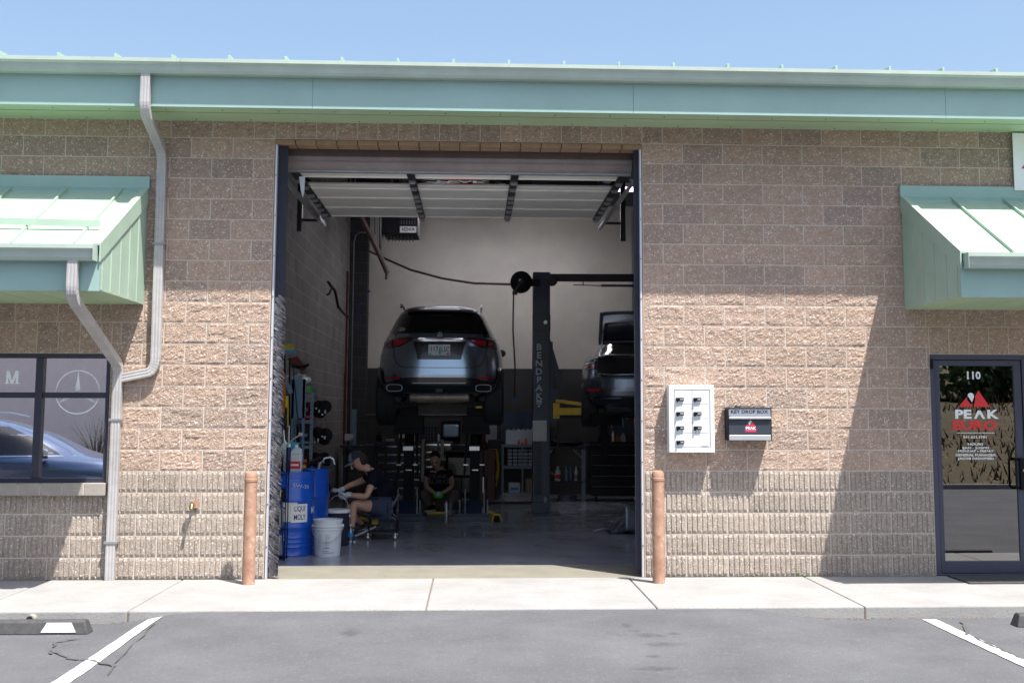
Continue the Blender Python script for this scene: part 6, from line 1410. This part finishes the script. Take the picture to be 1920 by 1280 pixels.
def shoe(name,heel,toe,parent,side_off=.0,h=.075,w=.045,m_='shoe',tick=True):
    heel=Vector(heel); toe=Vector(toe); d=(toe-heel); L=d.length; d.normalize(); sd=Vector((-d.y,d.x,0)).normalized(); up=sd.cross(d)*-1
    if up.z<0: up=-up
    st=[(-.02,.7,.060),(.02,.85,.085),(.08,.85,.088),(.14,.95,.062),(.20,1.05,.045),(.25,.85,.034),(.275,.45,.022)]
    k=L/.27; mb=MB(); vs=[]; n=12
    def ring(l,wf,hh,z0,ex=0):
        o=[]
        for i in range(n):
            a=2*PI*i/n; o.append(heel+d*l*k+sd*math.copysign(abs(math.cos(a))**.8,math.cos(a))*(w*wf+ex)+up*(z0+(hh/2)*(1+math.sin(a))))
        return o
    for l,wf,hh in st: vs+=ring(l,wf,hh,.018)
    fs=[(i*n+j,i*n+(j+1)%n,(i+1)*n+(j+1)%n,(i+1)*n+j) for i in range(len(st)-1) for j in range(n)]+[tuple(range(n))[::-1],tuple(range(len(vs)-n,len(vs)))]
    mb.add(vs,fs); S=part(mb,name,m_,parent,smooth=50)
    mb=MB(); vs=[]
    for l,wf,hh in [(-.028,.6,0)]+[(l,wf,0) for l,wf,_ in st[1:-1]]+[(.285,.4,0)]:
        for sg,z in ((-1,0),(1,0),(1,.024),(-1,.024)): vs.append(heel+d*l*k+sd*sg*(w*wf+.004)+up*z)
    m=len(st); fs=[(i*4+j,i*4+(j+1)%4,(i+1)*4+(j+1)%4,(i+1)*4+j) for i in range(m-1) for j in range(4)]+[(0,1,2,3),(m*4-4,m*4-3,m*4-2,m*4-1)]
    mb.add(vs,fs); part(mb,'sole','sole',S)
    if tick:
        mb=MB(); q=-1 if sd.y>0 else 1
        f=lambda a,b:heel+d*a+up*b+sd*q*(w*.93)
        mb.add([f(.07,.062),f(.10,.035),f(.12,.038),f(.20,.058),f(.12,.048),f(.095,.045)],[(0,1,5),(1,2,4,5),(2,3,4)]); part(mb,'tick_mark','white',S,solid=.002)
    return S
# --- seated man, facing left, leaning over his hands
Y0=3.6
A=lambda x,y,Y:W(x,y,Y)
J={'pel':(A(716,950,3.72),(.13,.12)),'sp1':(A(717,925,3.70),(.125,.115)),'sp2':(A(712,905,3.66),(.13,.12)),'ch':(A(702,891,3.62),(.135,.12)),'nb':(A(691,880,3.58),.065),'nk':(A(684,875,3.56),.052),
 'h0':(A(676,875,3.54),.062),'h1':(A(670,869,3.52),(.083,.085)),'h2':(A(672,860,3.52),(.082,.088)),'h3':(A(676,854,3.52),.055),
 'sn':(A(700,891,3.44),.062),'un':(A(695,911,3.36),.049),'en':(A(687,931,3.32),.042),'fn':(A(670,929,3.32),.038),'wn':(A(653,927,3.33),.026),
 'sf':(A(694,890,3.78),.06),'uf':(A(683,899,3.80),.048),'ef':(A(668,905,3.76),.041),'ff':(A(653,911,3.66),.036),'wf':(A(640,918,3.55),.026),
 'hn':(A(712,952,3.58),.095),'tn':(A(690,948,3.48),.083),'kn':(A(663,944,3.38),.062),'cn0':(A(661,957,3.34),.054),'cn1':(A(661,970,3.33),.052),'an':(A(659,992,3.31),.036),'ftn':(A(655,1006,3.28),.035),
 'hf':(A(712,954,3.86),.09),'tf':(A(685,951,3.88),.078),'kf':(A(650,951,3.86),.058),'cf0':(A(657,961,3.87),.052),'cf1':(A(668,971,3.88),.05),'af':(A(685,986,3.90),.035),'ftf':(A(683,993,3.88),.033)}
E_=[('pel','sp1'),('sp1','sp2'),('sp2','ch'),('ch','nb'),('nb','nk'),('nk','h0'),('h0','h1'),('h1','h2'),('h2','h3'),('ch','sn'),('sn','un'),('un','en'),('en','fn'),('fn','wn'),('ch','sf'),('sf','uf'),('uf','ef'),('ef','ff'),('ff','wf'),
 ('pel','hn'),('hn','tn'),('tn','kn'),('kn','cn0'),('cn0','cn1'),('cn1','an'),('an','ftn'),('pel','hf'),('hf','tf'),('tf','kf'),('kf','cf0'),('cf0','cf1'),('cf1','af'),('af','ftf')]
P1=skinned('person',J,E_,'skin',None,2,loc=A(716,1012,3.6)); tag(P1,'man in backwards leaning pose on a rolling stool, navy shirt, shorts, cap and white gloves','person')
P1['label']='seated man in cap, navy shirt, shorts and white gloves on a rolling stool'
def cloth(names,edges,grow,m_,name,par,Jx,extra=None,sub=2):
    q={k:(Jx[k][0],tuple(g+grow for g in (Jx[k][1] if isinstance(Jx[k][1],tuple) else (Jx[k][1],)*2))) for k in names}
    if extra: q.update(extra)
    return skinned(name,q,edges,m_,par,sub)
mid=lambda a,b,t:Vector(a)*(1-t)+Vector(b)*t
sl1=mid(J['un'][0],J['en'][0],.15); sl2=mid(J['uf'][0],J['ef'][0],.1)
cloth(['pel','sp1','sp2','ch','sn','sf'],[('pel','sp1'),('sp1','sp2'),('sp2','ch'),('ch','nbx'),('ch','sn'),('sn','sl1'),('ch','sf'),('sf','sl2')],.018,'shirt','t_shirt',P1,J,{'nbx':(mid(J['ch'][0],J['nb'][0],.75),.085),'sl1':(sl1,.066),'sl2':(sl2,.062)})
mb=MB(); 
k1=mid(J['hn'][0],J['tn'][0],1.05); k2=mid(J['hf'][0],J['tf'][0],1.05)
cloth(['pel','hn','hf'],[('pel','hn'),('hn','a'),('a','b'),('pel','hf'),('hf','c')],.022,'shorts','shorts',P1,J,{'a':(mid(J['hn'][0],J['tn'][0],.6),.108),'b':(k1+Vector((0,0,-.01)),.098),'c':(k2,.092)})
cloth(['an'],[('s0','an')],.010,'black','sock',P1,J,{'s0':(mid(J['cn1'][0],J['an'][0],.72),.045)}); cloth(['af'],[('s0','af')],.010,'black','sock',P1,J,{'s0':(mid(J['cf1'][0],J['af'][0],.55),.046)})
g=G(666,1014); shoe('shoe',(A(664,1012,3.27).x,3.27,.002),(A(638,1014,3.25).x,3.24,.002),P1)
hp=A(701,990,3.86); tp=A(664,1003,3.86); shoe('shoe',(hp.x,3.88,max(.06,hp.z)),(tp.x,3.84,.01),P1)
hand('glove',J['wn'][0]+Vector((.012,0,0)),(-1,.1,-.12),(0,-.25,1),'glovew',P1,.9,1.12,1); hand('glove',J['wf'][0]+Vector((.02,0,0)),(-1,-.25,-.25),(0,-.3,1),'glovew',P1,.95,1.12,1)
for w_n,d_ in (('wn',(1,0,.03)),('wf',(.8,.3,.25))):
    mb=MB(); c_=J[w_n][0]; dd=Vector(d_).normalized(); mb.tube([c_-dd*.02,c_+dd*.035],[.035,.033],14); part(mb,'glove_cuff','glovew',P1,smooth=30)
mb=MB(); c_=J['wn'][0]+Vector((.034,0,.001)); mb.tube([c_,c_+Vector((.006,0,0))],[.0345,.0345],14); part(mb,'cuff_band','yellow',P1)
hc=A(671,865,3.52); face(P1,hc,(-.85,-.25,-.62),(-.62,0,.85),1.0)
# hair at the nape and cap
mb=MB(); mb.ball(A(679,861,3.53),(.072,.083,.078),16,10); part(mb,'hair','hair',P1,smooth=True)
up=Vector((-.45,-.05,.9)).normalized(); fw=Vector((-.88,-.2,-.44)).normalized(); fw=(fw-up*fw.dot(up)).normalized(); rt=fw.cross(up).normalized(); cc_=A(668,859,3.52)
mb=MB(); n=20
vs=[];R0=.102
for i in range(7):
    t=PI/2*i/6.2
    for k in range(n):
        a=2*PI*k/n; vs.append(cc_+ (fw*math.cos(a)+rt*.92*math.sin(a))*R0*math.cos(t)*1.03+up*(.095*math.sin(t)))
fs=[(i*n+k,i*n+(k+1)%n,(i+1)*n+(k+1)%n,(i+1)*n+k) for i in range(6) for k in range(n)]+[tuple(range(6*n,7*n))]
mb.add(vs,fs); CP=part(mb,'cap','capn',P1,smooth=True)
mb=MB(); vs=[]
for i in range(5):
    t=.15+.85*i/4
    for k in range(13):
        a=(k/12-.5)*2.1; vs.append(cc_+(fw*math.cos(a)+rt*math.sin(a)*.95)*(.10+.085*t*max(0,math.cos(a*.85)))-up*(.01+.018*t*t+.02*(a*a)*.5*t))
mb.add(vs,[(i*13+k,i*13+k+1,(i+1)*13+k+1,(i+1)*13+k) for i in range(4) for k in range(12)]); part(mb,'cap_brim','capg',CP,smooth=True,solid=.005)
mb=MB(); vs=[]
for i in range(5):
    t=PI/2*i/5.2
    for k in range(9):
        a=(k/8-.5)*1.9; vs.append(cc_+(fw*math.cos(a)+rt*.92*math.sin(a))*R0*math.cos(t)*1.055+up*(.098*math.sin(t)+.001))
mb.add(vs,[(i*9+k,i*9+k+1,(i+1)*9+k+1,(i+1)*9+k) for i in range(4) for k in range(8)]); part(mb,'cap_front','capg',CP,smooth=True,fix=False)
# part in his hands
q=A(624,928,3.4); t=thing('brake_part','small black car part held in the white gloves','car part',tuple(q)); mb=MB(); mb.lathe(q+Vector((.01,-.0,.0)),[(.02,-.035),(.04,-.03),(.042,.0),(.03,.03)],12,'x'); mb.tube([q,q+Vector((.06,.02,.03))],.018,8); part(mb,'casting','black',t,smooth=30)
# --- rolling stool
def L3(x,y,Y): return A(x,y,Y)
t=thing('rolling_stool','low black rolling mechanic stool with moulded seat under the seated man','stool',(A(718,1012,3.75).x,3.75,0))
mb=MB(); pr=[L3(678,958,3.7),L3(686,963,3.7),L3(702,966,3.7),L3(718,964,3.7),L3(731,958,3.7),L3(740,944,3.7),L3(747,930,3.7)]
vs=[]
for p in pr:
    for k in range(7): u=(k/6-.5); vs.append((p.x,3.75+u*.36,p.z+.02*(abs(2*u)**2)))
mb.add(vs,[(i*7+k,i*7+k+1,(i+1)*7+k+1,(i+1)*7+k) for i in range(len(pr)-1) for k in range(6)]); part(mb,'seat','dashplast',t,smooth=True,solid=.022)
xa_,xb_=L3(692,990,3.58).x,L3(743,990,3.58).x; zb_=.085; zt_=L3(700,968,3.58).z
mb=MB()
for yy in (3.58,3.92): mb.tube([(xa_,yy,zb_),(xa_,yy,zt_-.03),(xa_+.03,yy,zt_),(xb_-.07,yy,zt_),(xb_-.02,yy,zt_-.03),(xb_,yy,zt_-.09),(xb_,yy,zb_)],.011,8)
part(mb,'frame','blacksheen',t,smooth=40)
mb=MB(); mb.box((xa_-.01,3.57,zb_-.01),(xb_+.01,3.93,zb_+.008)); part(mb,'tray','slate',t,bevel=.003)
mb=MB()
for xx in (xa_-.01,xb_-.01):
    for yy in (3.57,3.93):
        mb=MB(); mb.lathe((xx,yy,.037),[(.02,-.014),(.036,-.012),(.036,.012),(.02,.014)],18,'y'); wz=part(mb,'castor','rubber',t,smooth=30); mb=MB(); mb.lathe((xx,yy,.037),[(.016,-.016),(.016,.016)],12,'y'); mb.box((xx-.008,yy-.02,.05),(xx+.008,yy+.02,.085)); part(mb,'hub','silver',wz)
mb=MB(); q=L3(705,968,3.8); mb.box((q.x-.05,3.75,q.z-.09),(q.x+.03,3.8,q.z-.03)); mb.tube([(q.x-.2,3.75,q.z+.0),(q.x-.09,3.78,q.z-.04)],.015,6); tag(mb.build('yellow_tool',['yellow'],loc=q),'yellow tool lying under the stool seat','tool')
# --- squatting man facing the camera
J={'pel':(A(823,936,8.42),(.14,.13)),'sp1':(A(823,921,8.42),(.13,.12)),'sp2':(A(823,903,8.34),(.145,.125)),'ch':(A(822,889,8.26),(.15,.12)),'nb':(A(821,879,8.18),.06),'nk':(A(820,876,8.14),.055),
 'h0':(A(818,873,8.10),.062),'h1':(A(817,867,8.09),(.078,.084)),'h2':(A(815,859,8.11),(.082,.09)),'h3':(A(815,853,8.13),.055),
 'sl':(A(803,887,8.22),.06),'ul':(A(799,899,8.16),.049),'el':(A(799,911,8.05),.042),'fl':(A(808,919,7.95),.037),'wl':(A(815,923,7.88),.027),
 'sr':(A(842,887,8.22),.06),'ur':(A(847,899,8.16),.049),'er':(A(847,911,8.05),.042),'fr':(A(838,919,7.95),.037),'wr':(A(829,923,7.88),.027),
 'hl':(A(811,938,8.34),.10),'tl':(A(800,931,8.15),.088),'kl':(A(792,922,7.98),.070),'cl':(A(800,938,8.05),.062),'al':(A(807,950,8.10),.042),'ftl':(A(806,955,8.06),.035),
 'hr':(A(835,938,8.34),.10),'tr':(A(847,931,8.15),.088),'kr':(A(855,922,7.98),.070),'cr':(A(847,938,8.05),.062),'ar':(A(841,950,8.10),.042),'ftr':(A(840,955,8.06),.035)}
E_=[('pel','sp1'),('sp1','sp2'),('sp2','ch'),('ch','nb'),('nb','nk'),('nk','h0'),('h0','h1'),('h1','h2'),('h2','h3')]
for s in 'lr': E_+=[('ch','s'+s),('s'+s,'u'+s),('u'+s,'e'+s),('e'+s,'f'+s),('f'+s,'w'+s),('pel','h'+s),('h'+s,'t'+s),('t'+s,'k'+s),('k'+s,'c'+s),('c'+s,'a'+s),('a'+s,'ft'+s)]
P2=skinned('person',J,E_,'skin',None,2,loc=A(822,958,8.1)); tag(P2,'squatting man in black shirt, brown trousers and green gloves below the suv','person')
P2['group']='mechanics in the workshop'; P1['group']='mechanics in the workshop'
cloth(['pel','sp1','sp2','ch','sl','sr'],[('pel','sp1'),('sp1','sp2'),('sp2','ch'),('ch','nbx'),('ch','sl'),('sl','a'),('ch','sr'),('sr','b')],.016,'shirt','t_shirt',P2,J,{'nbx':(mid(J['ch'][0],J['nb'][0],.7),.085),'a':(mid(J['ul'][0],J['el'][0],.0),.066),'b':(mid(J['ur'][0],J['er'][0],.0),.066)})
cloth(['pel','hl','tl','kl','cl','hr','tr','kr','cr'],[('pel','hl'),('hl','tl'),('tl','kl'),('kl','cl'),('cl','a'),('pel','hr'),('hr','tr'),('tr','kr'),('kr','cr'),('cr','b')],.016,'khaki','trousers',P2,J,{'a':(mid(J['cl'][0],J['al'][0],.8),.06),'b':(mid(J['cr'][0],J['ar'][0],.8),.06)})
a=G(810,956.5); shoe('shoe',(A(812,956,8.1).x,8.12,.002),(A(799,960,7.9).x,7.92,.002),P2,m_='black',tick=False); shoe('shoe',(A(838,956,8.1).x,8.12,.002),(A(846,960,7.9).x,7.92,.002),P2,m_='black',tick=False)
hand('glove',J['wl'][0],(.75,-.55,-.25),(0,.1,1),'gloveg',P2,1.,1.2,-1); hand('glove',J['wr'][0],(-.75,-.55,-.25),(0,.1,1),'gloveg',P2,1.,1.2,1)
q=A(822,926,7.8); t=thing('spray_nozzle','small blue and white part held in green gloves','car part',tuple(q)); mb=MB(); mb.lathe(q,[(.02,-.04),(.045,-.03),(.045,.02),(.02,.04)],12,'x'); part(mb,'casting','decaldim',t,smooth=30)
face(P2,A(816,863,8.08),(-.12,-.85,-.5),(0,-.5,.85),1.0)
mb=MB(); mb.ball(A(815.5,855,8.155),(.088,.105,.09),16,10); part(mb,'hair','hair',P2,smooth=True)
fz=A(822,893,8.12); lettering('PEAK',lambda u,v:(fz.x+u,fz.y-.01,fz.z+v),'slate',P2,.10,1.35,.02); lettering('EURO',lambda u,v:(fz.x+u,fz.y-.012,fz.z-.085+v),'slate',P2,.10,1.35,.02)
# tall thin cans standing in front of the squatting man
for k,x in enumerate((837,845)):
    b=G(x,962); mb=MB(); mb.lathe((b.x,b.y,0),[(.028,0),(.028,.16),(.012,.18),(.012,.2)],12); tag(mb.build('steel_can',['silver' if k==0 else 'brushed'],smooth=30,loc=(b.x,b.y,0)),('bright steel can on the floor nearest the man\'s foot','darker steel can beside the bright one')[k],'can','cans on the floor')
